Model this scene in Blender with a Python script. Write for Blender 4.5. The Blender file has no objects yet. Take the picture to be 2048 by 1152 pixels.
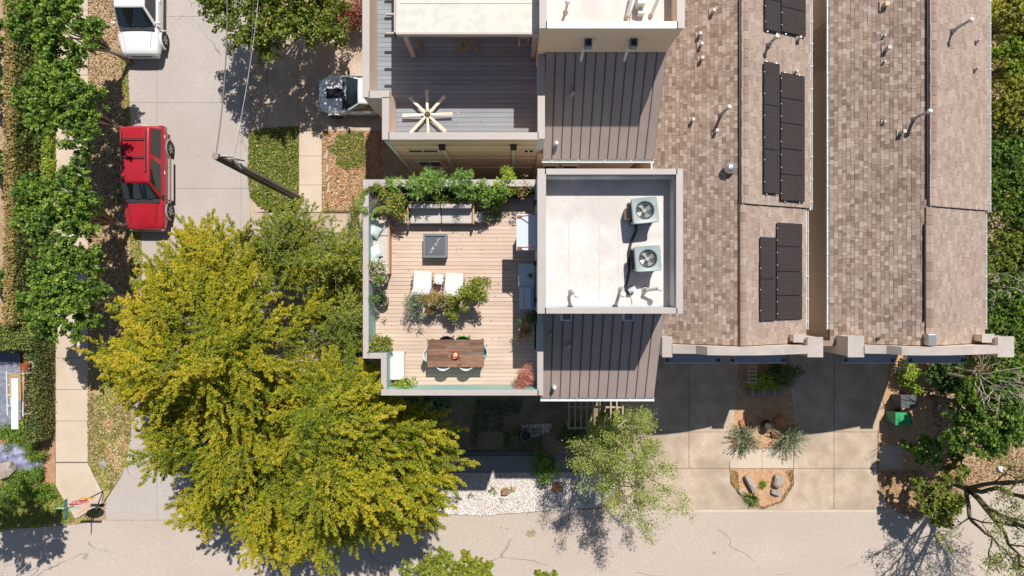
import bpy, bmesh, math, random
import numpy as np
from mathutils import Vector, Matrix

S = bpy.context.scene
COL = S.collection
random.seed(7)
RNG = np.random.default_rng(11)
F, H = 1365.0, 32.0           # focal length in photo pixels, camera height in metres

# ------------------------------------------------------------------ camera, sky, sun
cam = bpy.data.cameras.new('camera')
cam.sensor_width = 36.0
cam.lens = F / 2048 * 36
cam.clip_end = 2000
camo = bpy.data.objects.new('camera', cam)
COL.objects.link(camo)
camo.location = (0, 0, H)
S.camera = camo
SX, SY = 0.207, 0.58           # how far shadows move west / south per metre of height
sun_dir = Vector((SX, SY, 1)).normalized()
elev = math.asin(sun_dir.z)
az = math.atan2(SX, SY)        # clockwise from +Y
world = bpy.data.worlds.new('World')
S.world = world
world.use_nodes = True
wn = world.node_tree
sky = wn.nodes.new('ShaderNodeTexSky')
sky.sky_type = 'NISHITA'
sky.sun_disc = False
sky.sun_elevation = elev
sky.sun_rotation = az
sky.air_density = 1.0
sky.dust_density = 0.6
bg = wn.nodes['Background']
bg.inputs['Strength'].default_value = 0.07
wn.links.new(sky.outputs[0], bg.inputs[0])
sl = bpy.data.lights.new('sun', 'SUN')
sl.energy = 4.6
sl.angle = math.radians(0.5)
sl.color = (1.0, 0.955, 0.89)
so = bpy.data.objects.new('sun', sl)
COL.objects.link(so)
so.rotation_euler = sun_dir.to_track_quat('Z', 'Y').to_euler()
so.location = (20, 40, 60)
S.view_settings.view_transform = 'Standard'
S.view_settings.look = 'None'
S.view_settings.exposure = 0.2
S.view_settings.gamma = 1.0
S.view_settings.use_curve_mapping = False

# ------------------------------------------------------------------ helpers
def P(px, py, z=0.0):
    return Vector(((px - 1024) / F * (H - z), -(py - 576) / F * (H - z), z))

ORG = {}

def tag(o, label=None, cat=None, group=None, kind=None):
    if label: o['label'] = label
    if cat: o['category'] = cat
    if group: o['group'] = group
    if kind: o['kind'] = kind
    return o

def thing(name, label, cat, loc=(0, 0, 0), group=None):
    o = bpy.data.objects.new(name, None)
    o.empty_display_size = 0.1
    COL.objects.link(o)
    o.location = loc
    ORG[o] = Vector(loc)
    return tag(o, label, cat, group)

def link(name, me, mat, parent=None):
    o = bpy.data.objects.new(name, me)
    COL.objects.link(o)
    if mat is not None and not me.materials:
        me.materials.append(mat)
    if parent is not None:
        o.parent = parent
        ORG[o] = ORG[parent]
    else:
        ORG[o] = Vector((0, 0, 0))
    return o

def copy_tree(o, parent=None):
    c = o.copy()
    COL.objects.link(c)
    if parent is not None:
        c.parent = parent
    for ch in list(o.children):
        copy_tree(ch, c)
    return c

class MB:
    def __init__(s):
        s.v = []; s.f = []
    def add(s, vs, fs):
        n = len(s.v)
        s.v += [tuple(v) for v in vs]
        s.f += [tuple(i + n for i in f) for f in fs]
        return s
    def box(s, x0, x1, y0, y1, z0, z1):
        vs = [(x, y, z) for z in (z0, z1) for y in (y0, y1) for x in (x0, x1)]
        return s.add(vs, [(0, 2, 3, 1), (4, 5, 7, 6), (0, 1, 5, 4), (2, 6, 7, 3), (0, 4, 6, 2), (1, 3, 7, 5)])
    def obox(s, c, size, rz=0.0, ry=0.0, rx=0.0):
        m = Matrix.Translation(Vector(c)) @ Matrix.Rotation(rz, 4, 'Z') @ Matrix.Rotation(ry, 4, 'Y') @ Matrix.Rotation(rx, 4, 'X')
        a, b, d = size[0] / 2, size[1] / 2, size[2] / 2
        vs = [m @ Vector((x, y, z)) for z in (-d, d) for y in (-b, b) for x in (-a, a)]
        return s.add(vs, [(0, 2, 3, 1), (4, 5, 7, 6), (0, 1, 5, 4), (2, 6, 7, 3), (0, 4, 6, 2), (1, 3, 7, 5)])
    def tube(s, pts, rad, n=6, cap=True):
        pts = [Vector(p) for p in pts]
        if not hasattr(rad, '__len__'):
            rad = [rad] * len(pts)
        vs = []; fs = []
        ref = None
        for i, p in enumerate(pts):
            d = (pts[min(i + 1, len(pts) - 1)] - pts[max(i - 1, 0)])
            if d.length < 1e-9: d = Vector((0, 0, 1))
            d.normalize()
            if ref is None:
                ref = Vector((0, 0, 1)) if abs(d.z) < .9 else Vector((1, 0, 0))
            u = d.cross(ref)
            if u.length < 1e-6: u = d.orthogonal()
            u.normalize(); w = u.cross(d); ref = w.cross(u) if False else ref
            for k in range(n):
                a = 2 * math.pi * k / n
                vs.append(p + (u * math.cos(a) + w * math.sin(a)) * rad[i])
        for i in range(len(pts) - 1):
            for k in range(n):
                k2 = (k + 1) % n
                fs.append((i * n + k, i * n + k2, (i + 1) * n + k2, (i + 1) * n + k))
        if cap:
            fs.append(tuple(range(n - 1, -1, -1)))
            fs.append(tuple((len(pts) - 1) * n + k for k in range(n)))
        return s.add(vs, fs)
    def cyl(s, c, r, h, n=20, r2=None):
        c = Vector(c)
        return s.lathe(c, [(0, 0), (r, 0), (r if r2 is None else r2, h), (0, h)], n)
    def lathe(s, c, prof, n=20):
        c = Vector(c); vs = []; fs = []
        for r, z in prof:
            for k in range(n):
                a = 2 * math.pi * k / n
                vs.append(c + Vector((max(r, 1e-4) * math.cos(a), max(r, 1e-4) * math.sin(a), z)))
        for i in range(len(prof) - 1):
            for k in range(n):
                k2 = (k + 1) % n
                fs.append((i * n + k, i * n + k2, (i + 1) * n + k2, (i + 1) * n + k))
        return s.add(vs, fs)
    def prism(s, pts, z0, z1):
        n = len(pts)
        a = sum(pts[i][0] * pts[(i + 1) % n][1] - pts[(i + 1) % n][0] * pts[i][1] for i in range(n))
        if a < 0: pts = pts[::-1]
        vs = [(p[0], p[1], z0) for p in pts] + [(p[0], p[1], z1) for p in pts]
        fs = [tuple(range(n - 1, -1, -1)), tuple(range(n, 2 * n))]
        fs += [(i, (i + 1) % n, (i + 1) % n + n, i + n) for i in range(n)]
        return s.add(vs, fs)
    def quad(s, a, b, c, d):
        return s.add([a, b, c, d], [(0, 1, 2, 3)])
    def mesh(s, name, org=Vector((0, 0, 0)), smooth=False):
        me = bpy.data.meshes.new(name)
        me.from_pydata([(v[0] - org[0], v[1] - org[1], v[2] - org[2]) for v in s.v], [], s.f)
        if smooth:
            me.polygons.foreach_set('use_smooth', [True] * len(me.polygons))
        me.update()
        return me
    def build(s, name, mat, parent=None, smooth=False, bevel=0, sub=0, local=False, seg=2):
        org = Vector((0, 0, 0)) if (parent is None or local) else ORG[parent]
        o = link(name, s.mesh(name, org, smooth), mat, parent)
        if bevel:
            b = o.modifiers.new('bevel', 'BEVEL'); b.width = bevel; b.segments = seg; b.limit_method = 'ANGLE'
        if sub:
            b = o.modifiers.new('sub', 'SUBSURF'); b.levels = sub; b.render_levels = sub
        return o

def tbuild(mb, name, mat, label, cat, group=None, **k):
    """a thing that is one mesh: origin moved to its base"""
    vs = np.array([tuple(v) for v in mb.v])
    c = Vector(((vs[:, 0].min() + vs[:, 0].max()) / 2, (vs[:, 1].min() + vs[:, 1].max()) / 2, vs[:, 2].min()))
    o = link(name, mb.mesh(name, c, k.get('smooth', False)), mat)
    o.location = c; ORG[o] = c
    if k.get('bevel'):
        b = o.modifiers.new('bevel', 'BEVEL'); b.width = k['bevel']; b.segments = 2; b.limit_method = 'ANGLE'
    return tag(o, label, cat, group)

# ------------------------------------------------------------------ materials
def nodes(m):
    m.use_nodes = True
    nt = m.node_tree
    return nt, nt.nodes['Principled BSDF']

def M(name, c, rough=.7, c2=None, scale=2.0, fine=0.0, fscale=60, bump=0.0, bscale=40, metal=0.0, coat=0.0,
      spec=.5, fleck=None, fleck_amt=.3, fleck_scale=40, stretch=None, crack=False, warm=None):
    m = bpy.data.materials.new(name)
    nt, b = nodes(m)
    N, L = nt.nodes.new, nt.links.new
    b.inputs['Roughness'].default_value = rough
    b.inputs['Metallic'].default_value = metal
    b.inputs['Coat Weight'].default_value = coat
    b.inputs['Specular IOR Level'].default_value = spec
    g = N('ShaderNodeNewGeometry')
    pos = g.outputs['Position']
    if stretch:
        mp = N('ShaderNodeMapping'); mp.inputs['Scale'].default_value = stretch
        L(pos, mp.inputs['Vector']); pos = mp.outputs[0]
    out = None
    def noise(sc, det=4, rg=.6):
        n = N('ShaderNodeTexNoise'); n.inputs['Scale'].default_value = sc
        n.inputs['Detail'].default_value = det; n.inputs['Roughness'].default_value = rg
        L(pos, n.inputs['Vector']); return n.outputs['Fac']
    def ramp(x, a, bb):
        r = N('ShaderNodeMapRange'); r.inputs['From Min'].default_value = a; r.inputs['From Max'].default_value = bb
        L(x, r.inputs['Value']); return r.outputs[0]
    def mix(f, x, y, mode='MIX'):
        k = N('ShaderNodeMix'); k.data_type = 'RGBA'; k.blend_type = mode
        if hasattr(f, 'links') or hasattr(f, 'is_linked'): L(f, k.inputs['Factor'])
        else: k.inputs['Factor'].default_value = f
        for val, sock in ((x, k.inputs[6]), (y, k.inputs[7])):
            if isinstance(val, tuple): sock.default_value = (*val, 1)
            else: L(val, sock)
        return k.outputs[2]
    if c2 is not None:
        out = mix(ramp(noise(scale, 5), .35, .65), c, c2)
    if warm is not None:
        out = mix(ramp(noise(scale * .23, 3), .5, .75), out if out is not None else c, warm)
    if fine > 0:
        v = N('ShaderNodeMapRange'); v.inputs['From Min'].default_value = .25; v.inputs['From Max'].default_value = .75
        v.inputs['To Min'].default_value = 1 - fine; v.inputs['To Max'].default_value = 1 + fine
        L(noise(fscale, 3, .7), v.inputs['Value'])
        cc = N('ShaderNodeCombineColor')
        for i in range(3): L(v.outputs[0], cc.inputs[i])
        out = mix(1.0, out if out is not None else c, cc.outputs[0], 'MULTIPLY')
    if fleck is not None:
        vo = N('ShaderNodeTexVoronoi'); vo.inputs['Scale'].default_value = fleck_scale
        L(pos, vo.inputs['Vector'])
        sp = N('ShaderNodeSeparateColor'); L(vo.outputs['Color'], sp.inputs[0])
        out = mix(ramp(sp.outputs[0], 1 - fleck_amt, 1 - fleck_amt + .02), out if out is not None else c, fleck)
    if crack:
        nn = N('ShaderNodeTexNoise'); nn.inputs['Scale'].default_value = .8; nn.inputs['Detail'].default_value = 4
        L(pos, nn.inputs['Vector'])
        ad = N('ShaderNodeVectorMath'); ad.operation = 'MULTIPLY_ADD'; ad.inputs[1].default_value = (.9, .9, 0)
        L(nn.outputs['Color'], ad.inputs[0]); L(pos, ad.inputs[2])
        vo = N('ShaderNodeTexVoronoi'); vo.feature = 'DISTANCE_TO_EDGE'; vo.inputs['Scale'].default_value = .17
        L(ad.outputs[0], vo.inputs['Vector'])
        r = ramp(vo.outputs['Distance'], .0015, .005)
        k2 = ramp(noise(.5, 2), .43, .49)
        mx = N('ShaderNodeMath'); mx.operation = 'MAXIMUM'; L(r, mx.inputs[0]); L(k2, mx.inputs[1])
        out = mix(mx.outputs[0], tuple(x * .66 for x in c), out if out is not None else c)
    if out is not None: L(out, b.inputs['Base Color'])
    else: b.inputs['Base Color'].default_value = (*c, 1)
    if bump > 0:
        bu = N('ShaderNodeBump'); bu.inputs['Strength'].default_value = bump; bu.inputs['Distance'].default_value = .02
        L(noise(bscale, 4), bu.inputs['Height']); L(bu.outputs[0], b.inputs['Normal'])
    return m

def MT(name, stops, rough=.55, trans=.3, attr='tint'):
    """foliage and pieces whose own colour differs one by one through the mesh attribute 'tint'"""
    m = bpy.data.materials.new(name)
    nt, b = nodes(m)
    N, L = nt.nodes.new, nt.links.new
    a = N('ShaderNodeAttribute'); a.attribute_name = attr
    r = N('ShaderNodeValToRGB')
    el = r.color_ramp.elements
    el[0].position = stops[0][0]; el[0].color = (*stops[0][1], 1)
    el[1].position = stops[-1][0]; el[1].color = (*stops[-1][1], 1)
    for p, c in stops[1:-1]:
        e = el.new(p); e.color = (*c, 1)
    L(a.outputs['Fac'], r.inputs[0])
    col = r.outputs[0]
    L(col, b.inputs['Base Color'])
    b.inputs['Roughness'].default_value = rough
    if trans > 0:
        t = N('ShaderNodeBsdfTranslucent'); L(col, t.inputs['Color'])
        mx = N('ShaderNodeMixShader'); mx.inputs[0].default_value = trans
        L(b.outputs[0], mx.inputs[1]); L(t.outputs[0], mx.inputs[2])
        L(mx.outputs[0], nt.nodes['Material Output'].inputs['Surface'])
    return m

def MPiece(name, stops, fine=.25, fscale=90, rough=.9, stretch=(1, 1, 1), bump=.2):
    """shingles, boards: tone per piece from 'tint', granule noise on top"""
    m = MT(name, stops, rough, 0)
    nt = m.node_tree; N, L = nt.nodes.new, nt.links.new
    b = nt.nodes['Principled BSDF']
    src = b.inputs['Base Color'].links[0].from_socket
    tc = N('ShaderNodeNewGeometry'); mp = N('ShaderNodeMapping'); mp.inputs['Scale'].default_value = stretch
    L(tc.outputs['Position'], mp.inputs['Vector'])
    n = N('ShaderNodeTexNoise'); n.inputs['Scale'].default_value = fscale; n.inputs['Detail'].default_value = 3
    L(mp.outputs[0], n.inputs['Vector'])
    v = N('ShaderNodeMapRange'); v.inputs['From Min'].default_value = .3; v.inputs['From Max'].default_value = .7
    v.inputs['To Min'].default_value = 1 - fine; v.inputs['To Max'].default_value = 1 + fine
    L(n.outputs['Fac'], v.inputs['Value'])
    n2 = N('ShaderNodeTexNoise'); n2.inputs['Scale'].default_value = .7; n2.inputs['Detail'].default_value = 4
    L(tc.outputs['Position'], n2.inputs['Vector'])
    v2 = N('ShaderNodeMapRange'); v2.inputs['From Min'].default_value = .3; v2.inputs['From Max'].default_value = .7
    v2.inputs['To Min'].default_value = .9; v2.inputs['To Max'].default_value = 1.08
    L(n2.outputs['Fac'], v2.inputs['Value'])
    mu = N('ShaderNodeMath'); mu.operation = 'MULTIPLY'; L(v.outputs[0], mu.inputs[0]); L(v2.outputs[0], mu.inputs[1])
    cc = N('ShaderNodeCombineColor')
    for i in range(3): L(mu.outputs[0], cc.inputs[i])
    k = N('ShaderNodeMix'); k.data_type = 'RGBA'; k.blend_type = 'MULTIPLY'; k.inputs['Factor'].default_value = 1
    L(src, k.inputs[6]); L(cc.outputs[0], k.inputs[7]); L(k.outputs[2], b.inputs['Base Color'])
    if bump:
        bu = N('ShaderNodeBump'); bu.inputs['Strength'].default_value = bump; bu.inputs['Distance'].default_value = .01
        L(n.outputs['Fac'], bu.inputs['Height']); L(bu.outputs[0], b.inputs['Normal'])
    return m

m_soil = M('soil', (.30, .19, .11), .95, (.38, .27, .17), 1.2, .35, 30, .5, 30, fleck=(.55, .42, .26), fleck_amt=.2, fleck_scale=26, spec=.1)
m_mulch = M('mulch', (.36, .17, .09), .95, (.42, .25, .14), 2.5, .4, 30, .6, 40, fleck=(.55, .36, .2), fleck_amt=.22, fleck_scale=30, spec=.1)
m_redmulch = M('red_mulch', (.42, .22, .12), .95, (.50, .31, .19), 2.5, .3, 30, .6, 40, fleck=(.62, .45, .28), fleck_amt=.2, fleck_scale=34, spec=.1)
m_dry = M('dry_grass', (.42, .32, .13), .95, (.50, .36, .19), 1.6, .3, 26, .5, 30, fleck=(.25, .26, .06), fleck_amt=.3, fleck_scale=22, spec=.1, warm=(.24, .25, .06))
m_lawn = M('lawn', (.12, .17, .03), .9, (.2, .22, .05), 3, .35, 30, .5, 40, fleck=(.42, .36, .16), fleck_amt=.12, fleck_scale=24, spec=.1)
m_road = M('road_concrete', (.43, .38, .345), .9, (.48, .425, .39), .45, .16, 26, .12, 60, crack=True, spec=.2, warm=(.385, .335, .30), fleck=(.385, .335, .305), fleck_amt=.25, fleck_scale=45)
m_road2 = M('cross_road', (.47, .395, .33), .9, (.51, .435, .37), .35, .16, 26, .12, 60, crack=True, spec=.2, warm=(.42, .35, .29), stretch=(.5, 1.2, 1), fleck=(.43, .36, .30), fleck_amt=.25, fleck_scale=45)
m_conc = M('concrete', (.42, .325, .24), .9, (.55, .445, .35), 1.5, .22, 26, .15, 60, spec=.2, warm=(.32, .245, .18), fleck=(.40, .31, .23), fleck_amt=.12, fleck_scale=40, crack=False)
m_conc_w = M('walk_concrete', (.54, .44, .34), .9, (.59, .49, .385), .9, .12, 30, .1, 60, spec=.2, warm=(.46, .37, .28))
m_joint = M('joint', (.16, .12, .09), .95)
m_drive_dark = M('worn_drive', (.30, .26, .24), .9, (.36, .32, .29), .7, .16, 30, .15, 60, spec=.2, crack=True, warm=(.24, .21, .2))
m_paver = M('yard_paver', (.22, .21, .20), .9, (.27, .26, .25), 2, .25, 30, .2, 50, spec=.2)
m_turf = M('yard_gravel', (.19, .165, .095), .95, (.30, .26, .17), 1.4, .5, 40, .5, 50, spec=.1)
m_coping = M('coping', (.42, .37, .34), .55, (.45, .40, .37), 2, .04, 40, spec=.4)
m_coping2 = M('stucco_coping', (.40, .35, .31), .8, (.47, .41, .37), 2.2, .08, 50, .1, 80, warm=(.33, .28, .25))
m_cream = M('cream_stucco', (.74, .62, .50), .85, (.78, .66, .54), 2, .05, 60, .1, 90)
m_beige = M('beige_siding', (.95, .50, .29), .75, (.96, .54, .33), 1.5, .05, 50, stretch=(.2, 1, 4))
m_slat = M('weathered_slat', (.42, .33, .25), .8, (.48, .39, .30), 6)
m_trim = M('tan_trim', (.80, .60, .41), .7)
m_blue = M('pale_wall', (.34, .42, .46), .8, (.36, .44, .48), 2, .04, 60)
m_teal = M('teal_liner', (.30, .50, .47), .7, (.34, .54, .5), 2, .05, 40)
m_white = M('white_paint', (.70, .70, .69), .5)
m_tpo = M('white_membrane', (.56, .52, .49), .75, (.66, .63, .605), 1.7, .09, 14, warm=(.48, .43, .39))
m_tpo2 = M('cream_membrane', (.60, .575, .50), .75, (.64, .61, .54), .9, .03, 20, fleck=(.57, .55, .48), fleck_amt=.3, fleck_scale=5)
m_lap = M('lap_line', (.50, .46, .43), .8, (.6, .56, .53), 5, .1, 30)
m_grime = M('grimy_membrane', (.45, .44, .42), .85, (.65, .62, .58), 3.0, .25, 18, stretch=(1, 1, .6))
m_metal = M('bronze_roof_metal', (.36, .28, .25), .6, (.40, .315, .28), 1.1, .08, 40, spec=.12)
m_metal2 = M('bronze_seam', (.13, .105, .095), .6, spec=.12)
m_gutter = M('white_gutter', (.72, .72, .70), .4)
m_dark = M('near_black', (.02, .02, .022), .5)
m_black = M('black_plastic', (.03, .03, .033), .45)
m_solar = M('solar_glass', (.040, .032, .030), .5, (.05, .04, .037), 3, .15, 40, spec=.2)
def cells(m, pitch=.158):
    nt = m.node_tree; N, L = nt.nodes.new, nt.links.new; b = nt.nodes['Principled BSDF']; src = b.inputs['Base Color'].links[0].from_socket
    g = N('ShaderNodeNewGeometry'); sp = N('ShaderNodeSeparateXYZ'); L(g.outputs['Position'], sp.inputs[0]); o = []
    for ax in (0, 1):
        m1 = N('ShaderNodeMath'); m1.operation = 'DIVIDE'; m1.inputs[1].default_value = pitch; L(sp.outputs[ax], m1.inputs[0])
        m2 = N('ShaderNodeMath'); m2.operation = 'FRACT'; L(m1.outputs[0], m2.inputs[0])
        m3 = N('ShaderNodeMath'); m3.operation = 'LESS_THAN'; m3.inputs[1].default_value = .09; L(m2.outputs[0], m3.inputs[0]); o.append(m3)
    mx = N('ShaderNodeMath'); mx.operation = 'MAXIMUM'; L(o[0].outputs[0], mx.inputs[0]); L(o[1].outputs[0], mx.inputs[1])
    k = N('ShaderNodeMix'); k.data_type = 'RGBA'; L(mx.outputs[0], k.inputs['Factor']); L(src, k.inputs[6]); k.inputs[7].default_value = (.058, .050, .047, 1); L(k.outputs[2], b.inputs['Base Color'])
cells(m_solar)
m_solarf = M('solar_frame', (.02, .02, .02), .4)
m_steel = M('galvanised_steel', (.5, .5, .5), .35, metal=.8)
m_acgrey = M('condenser_grey', (.29, .34, .335), .45, (.32, .37, .36), 3, .03, 40)
m_fan = M('fan_blade_metal', (.60, .58, .55), .4, metal=.3)
m_pipe = M('pipe_grey', (.44, .42, .38), .6, (.5, .47, .42), 4)
m_wood = M('pole_wood', (.10, .075, .05), .9, (.15, .12, .08), 3, .3, 50, .4, 60, stretch=(1, 1, .2))
m_bark = M('bark', (.20, .16, .11), .95, (.28, .23, .17), 4, .3, 40, .6, 40)
m_moss = M('mossy_bark', (.10, .09, .05), .95, (.15, .14, .07), 4, .3, 40, .5, 40)
m_bark2 = M('pale_bark', (.42, .36, .28), .95, (.5, .44, .35), 4, .2, 40, .3, 40)
m_teak = M('teak', (.50, .30, .16), .6)
m_cush = M('grey_cushion', (.50, .45, .41), .95, (.54, .49, .45), 6, .05, 120)
m_cushw = M('white_cushion', (.60, .595, .58), .95, (.64, .635, .62), 6, .03, 120)
m_pillow = M('aqua_pillow', (.50, .66, .62), .95, (.75, .80, .76), 9)
m_firepit = M('slate', (.075, .085, .10), .5, (.09, .10, .12), 4)
m_glassy = M('dark_glass', (.02, .025, .03), .08, spec=.8, coat=.5)
m_rust = M('rust', (.34, .10, .05), .7)
m_pot = M('pot_grey', (.30, .28, .26), .7)
m_potw = M('pot_white', (.68, .67, .64), .5)
m_potsoil = M('pot_soil', (.07, .05, .035), .95)
m_counter = M('blue_grey_counter', (.52, .55, .58), .5, (.55, .58, .61), 5)
m_stain = M('stainless', (.5, .53, .56), .3, metal=.7)
m_win = M('window_glass', (.03, .035, .04), .08, spec=.8)
m_rock = M('rock_brown', (.38, .23, .12), .9, (.28, .16, .09), 5, .3, 30, .6, 20)
m_rock2 = M('rock_rust', (.50, .19, .09), .9, (.40, .14, .07), 5, .3, 30, .6, 20)
m_rock3 = M('rock_grey', (.30, .25, .2), .9, (.42, .36, .3), 5, .3, 30, .6, 20)
m_green = M('bin_green', (.03, .30, .10), .45, (.035, .33, .12), 5)
m_bin = M('bin_charcoal', (.09, .09, .10), .5, (.11, .11, .12), 5)
m_chain = M('wire_grey', (.16, .16, .16), .5)
m_wirew = M('wire_white', (.6, .6, .58), .5)
m_slate = M('blue_mat', (.15, .16, .21), .8, (.26, .27, .33), 6, .3, 30)
m_yellow = M('yellow_frame', (.65, .38, .05), .5)
m_awn = M('blue_grey_awning', (.22, .27, .34), .7)
m_brown = M('brown_siding', (.25, .18, .13), .8, (.3, .22, .16), 4)
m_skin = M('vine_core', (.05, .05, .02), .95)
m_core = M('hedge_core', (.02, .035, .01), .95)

# ------------------------------------------------------------------ leaves
def unit(a):
    return a / np.maximum(np.linalg.norm(a, axis=-1, keepdims=True), 1e-9)

def leaf_obj(name, C, U, V, tint, mat, parent=None, kind=None):
    n = len(C)
    vs = np.empty((n, 4, 3), np.float32)
    vs[:, 0] = C - U; vs[:, 1] = C + V; vs[:, 2] = C + U; vs[:, 3] = C - V
    org = ORG[parent] if parent is not None else Vector((0, 0, 0))
    vs -= np.array(org, np.float32)
    me = bpy.data.meshes.new(name)
    me.vertices.add(4 * n); me.vertices.foreach_set('co', vs.ravel())
    me.loops.add(4 * n); me.loops.foreach_set('vertex_index', np.arange(4 * n, dtype=np.int32))
    me.polygons.add(n)
    me.polygons.foreach_set('loop_start', np.arange(0, 4 * n, 4, dtype=np.int32))
    me.update(calc_edges=True)
    at = me.attributes.new('tint', 'FLOAT', 'POINT')
    at.data.foreach_set('value', np.repeat(np.clip(tint, 0, 1), 4).astype(np.float32))
    o = link(name, me, mat, parent)
    if kind: o['kind'] = kind
    return o

def leaf_frames(n, a, b, up=.7, along=None, al=0.0):
    """half vectors of n rhombic leaves: a long, b wide, facing up more or less"""
    nr = unit(RNG.normal(size=(n, 3)) * .75 + np.array([0, 0, up]))
    t = RNG.normal(size=(n, 3))
    if along is not None: t = unit(t) * (1 - al) + along * al * 1.5
    u = unit(t - (t * nr).sum(1, keepdims=True) * nr)
    v = np.cross(nr, u)
    s = RNG.uniform(.7, 1.25, (n, 1))
    return u * a * .5 * s, v * b * .5 * s

def twigs_leaves(p0, d, L, per, spread, a, b, up=.7, al=.3, droop=0.0, base_tint=None, tipgain=.35, rnd=.22):
    T = len(p0)
    k = np.repeat(np.arange(T), per)
    n = len(k)
    t = RNG.uniform(0, 1, n) ** .8
    c = p0[k] + d[k] * (t * L[k])[:, None]
    c[:, 2] -= droop * (t ** 2) * L[k]
    c += RNG.normal(size=(n, 3)) * spread * (1 - .45 * t)[:, None]
    U, V = leaf_frames(n, a, b, up, d[k], al)
    bt = np.zeros(T) if base_tint is None else base_tint
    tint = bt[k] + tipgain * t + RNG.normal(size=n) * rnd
    return c, U, V, tint

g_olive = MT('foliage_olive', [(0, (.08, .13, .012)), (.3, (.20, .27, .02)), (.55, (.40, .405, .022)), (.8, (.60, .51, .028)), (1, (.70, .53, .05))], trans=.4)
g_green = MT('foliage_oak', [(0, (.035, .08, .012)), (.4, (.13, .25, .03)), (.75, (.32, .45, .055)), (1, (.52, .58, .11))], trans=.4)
g_dark = MT('foliage_dark', [(0, (.03, .06, .015)), (.5, (.085, .155, .03)), (1, (.26, .34, .08))], trans=.25)
g_lime = MT('foliage_lime', [(0, (.12, .20, .02)), (.5, (.32, .44, .04)), (1, (.55, .60, .09))], trans=.35)
g_yel = MT('foliage_yellow_green', [(0, (.08, .13, .015)), (.5, (.26, .31, .04)), (1, (.50, .48, .09))], trans=.35)
g_vine = MT('foliage_vine_brown', [(0, (.14, .12, .03)), (.5, (.34, .24, .07)), (1, (.50, .38, .13))], trans=.2)
g_vineg = MT('foliage_vine_green', [(0, (.04, .07, .015)), (.6, (.16, .21, .045)), (.85, (.33, .24, .07)), (1, (.46, .27, .09))], trans=.2)
g_lawn = MT('grass_blades', [(0, (.11, .18, .02)), (.6, (.25, .33, .04)), (.9, (.42, .43, .08)), (1, (.6, .54, .25))], trans=.2)
g_litter = MT('dead_leaves', [(0, (.20, .11, .05)), (.5, (.42, .27, .13)), (.8, (.60, .44, .24)), (1, (.75, .62, .40))], trans=.1)
g_grey = MT('foliage_grey_green', [(0, (.08, .12, .06)), (.5, (.20, .27, .14)), (1, (.40, .46, .28))], trans=.2)
g_coral = MT('foliage_coral', [(0, (.35, .08, .05)), (.5, (.62, .22, .16)), (1, (.78, .42, .32))], trans=.2)
g_orange = MT('flowers_orange', [(0, (.45, .05, .02)), (.5, (.7, .12, .03)), (1, (.75, .3, .08))], trans=.3)
g_pink = MT('flowers_pink', [(0, (.65, .25, .35)), (.5, (.8, .45, .52)), (1, (.85, .65, .68))], trans=.3)
g_purple = MT('foliage_purple', [(0, (.10, .025, .02)), (.5, (.28, .08, .06)), (1, (.45, .18, .13))], trans=.2)
g_tan = MT('foliage_tan', [(0, (.22, .14, .04)), (.5, (.38, .27, .07)), (1, (.5, .4, .14))], trans=.3)

def inpoly(pts, poly):
    x, y = pts[:, 0], pts[:, 1]
    ins = np.zeros(len(pts), bool)
    n = len(poly); j = n - 1
    for i in range(n):
        xi, yi = poly[i]; xj, yj = poly[j]
        c = ((yi > y) != (yj > y)) & (x < (xj - xi) * (y - yi) / (yj - yi + 1e-12) + xi)
        ins ^= c; j = i
    return ins

def edge_dist(pts, poly):
    d = np.full(len(pts), 1e9)
    n = len(poly)
    for i in range(n):
        a = np.array(poly[i]); b = np.array(poly[(i + 1) % n])
        ab = b - a
        t = np.clip(((pts - a) @ ab) / (ab @ ab + 1e-12), 0, 1)
        d = np.minimum(d, np.linalg.norm(pts - (a + t[:, None] * ab), axis=1))
    return d

def scatter_poly(poly, n):
    p = np.array(poly); lo, hi = p.min(0), p.max(0)
    q = RNG.uniform(lo, hi, (n * 3, 2))
    q = q[inpoly(q, poly)]
    while len(q) < n:
        r = RNG.uniform(lo, hi, (n * 3, 2)); q = np.vstack([q, r[inpoly(r, poly)]])
    return q[:n]

def vnoise(p, scale, seed=0):
    """smooth value noise in 2D"""
    r = np.random.default_rng(seed); G = r.uniform(-1, 1, (64, 64))
    q = p / scale; i = np.floor(q).astype(int); f = q - i; f = f * f * (3 - 2 * f)
    a = G[i[:, 0] % 64, i[:, 1] % 64]; b = G[(i[:, 0] + 1) % 64, i[:, 1] % 64]
    c = G[i[:, 0] % 64, (i[:, 1] + 1) % 64]; d = G[(i[:, 0] + 1) % 64, (i[:, 1] + 1) % 64]
    return (a * (1 - f[:, 0]) + b * f[:, 0]) * (1 - f[:, 1]) + (c * (1 - f[:, 0]) + d * f[:, 0]) * f[:, 1]

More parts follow.
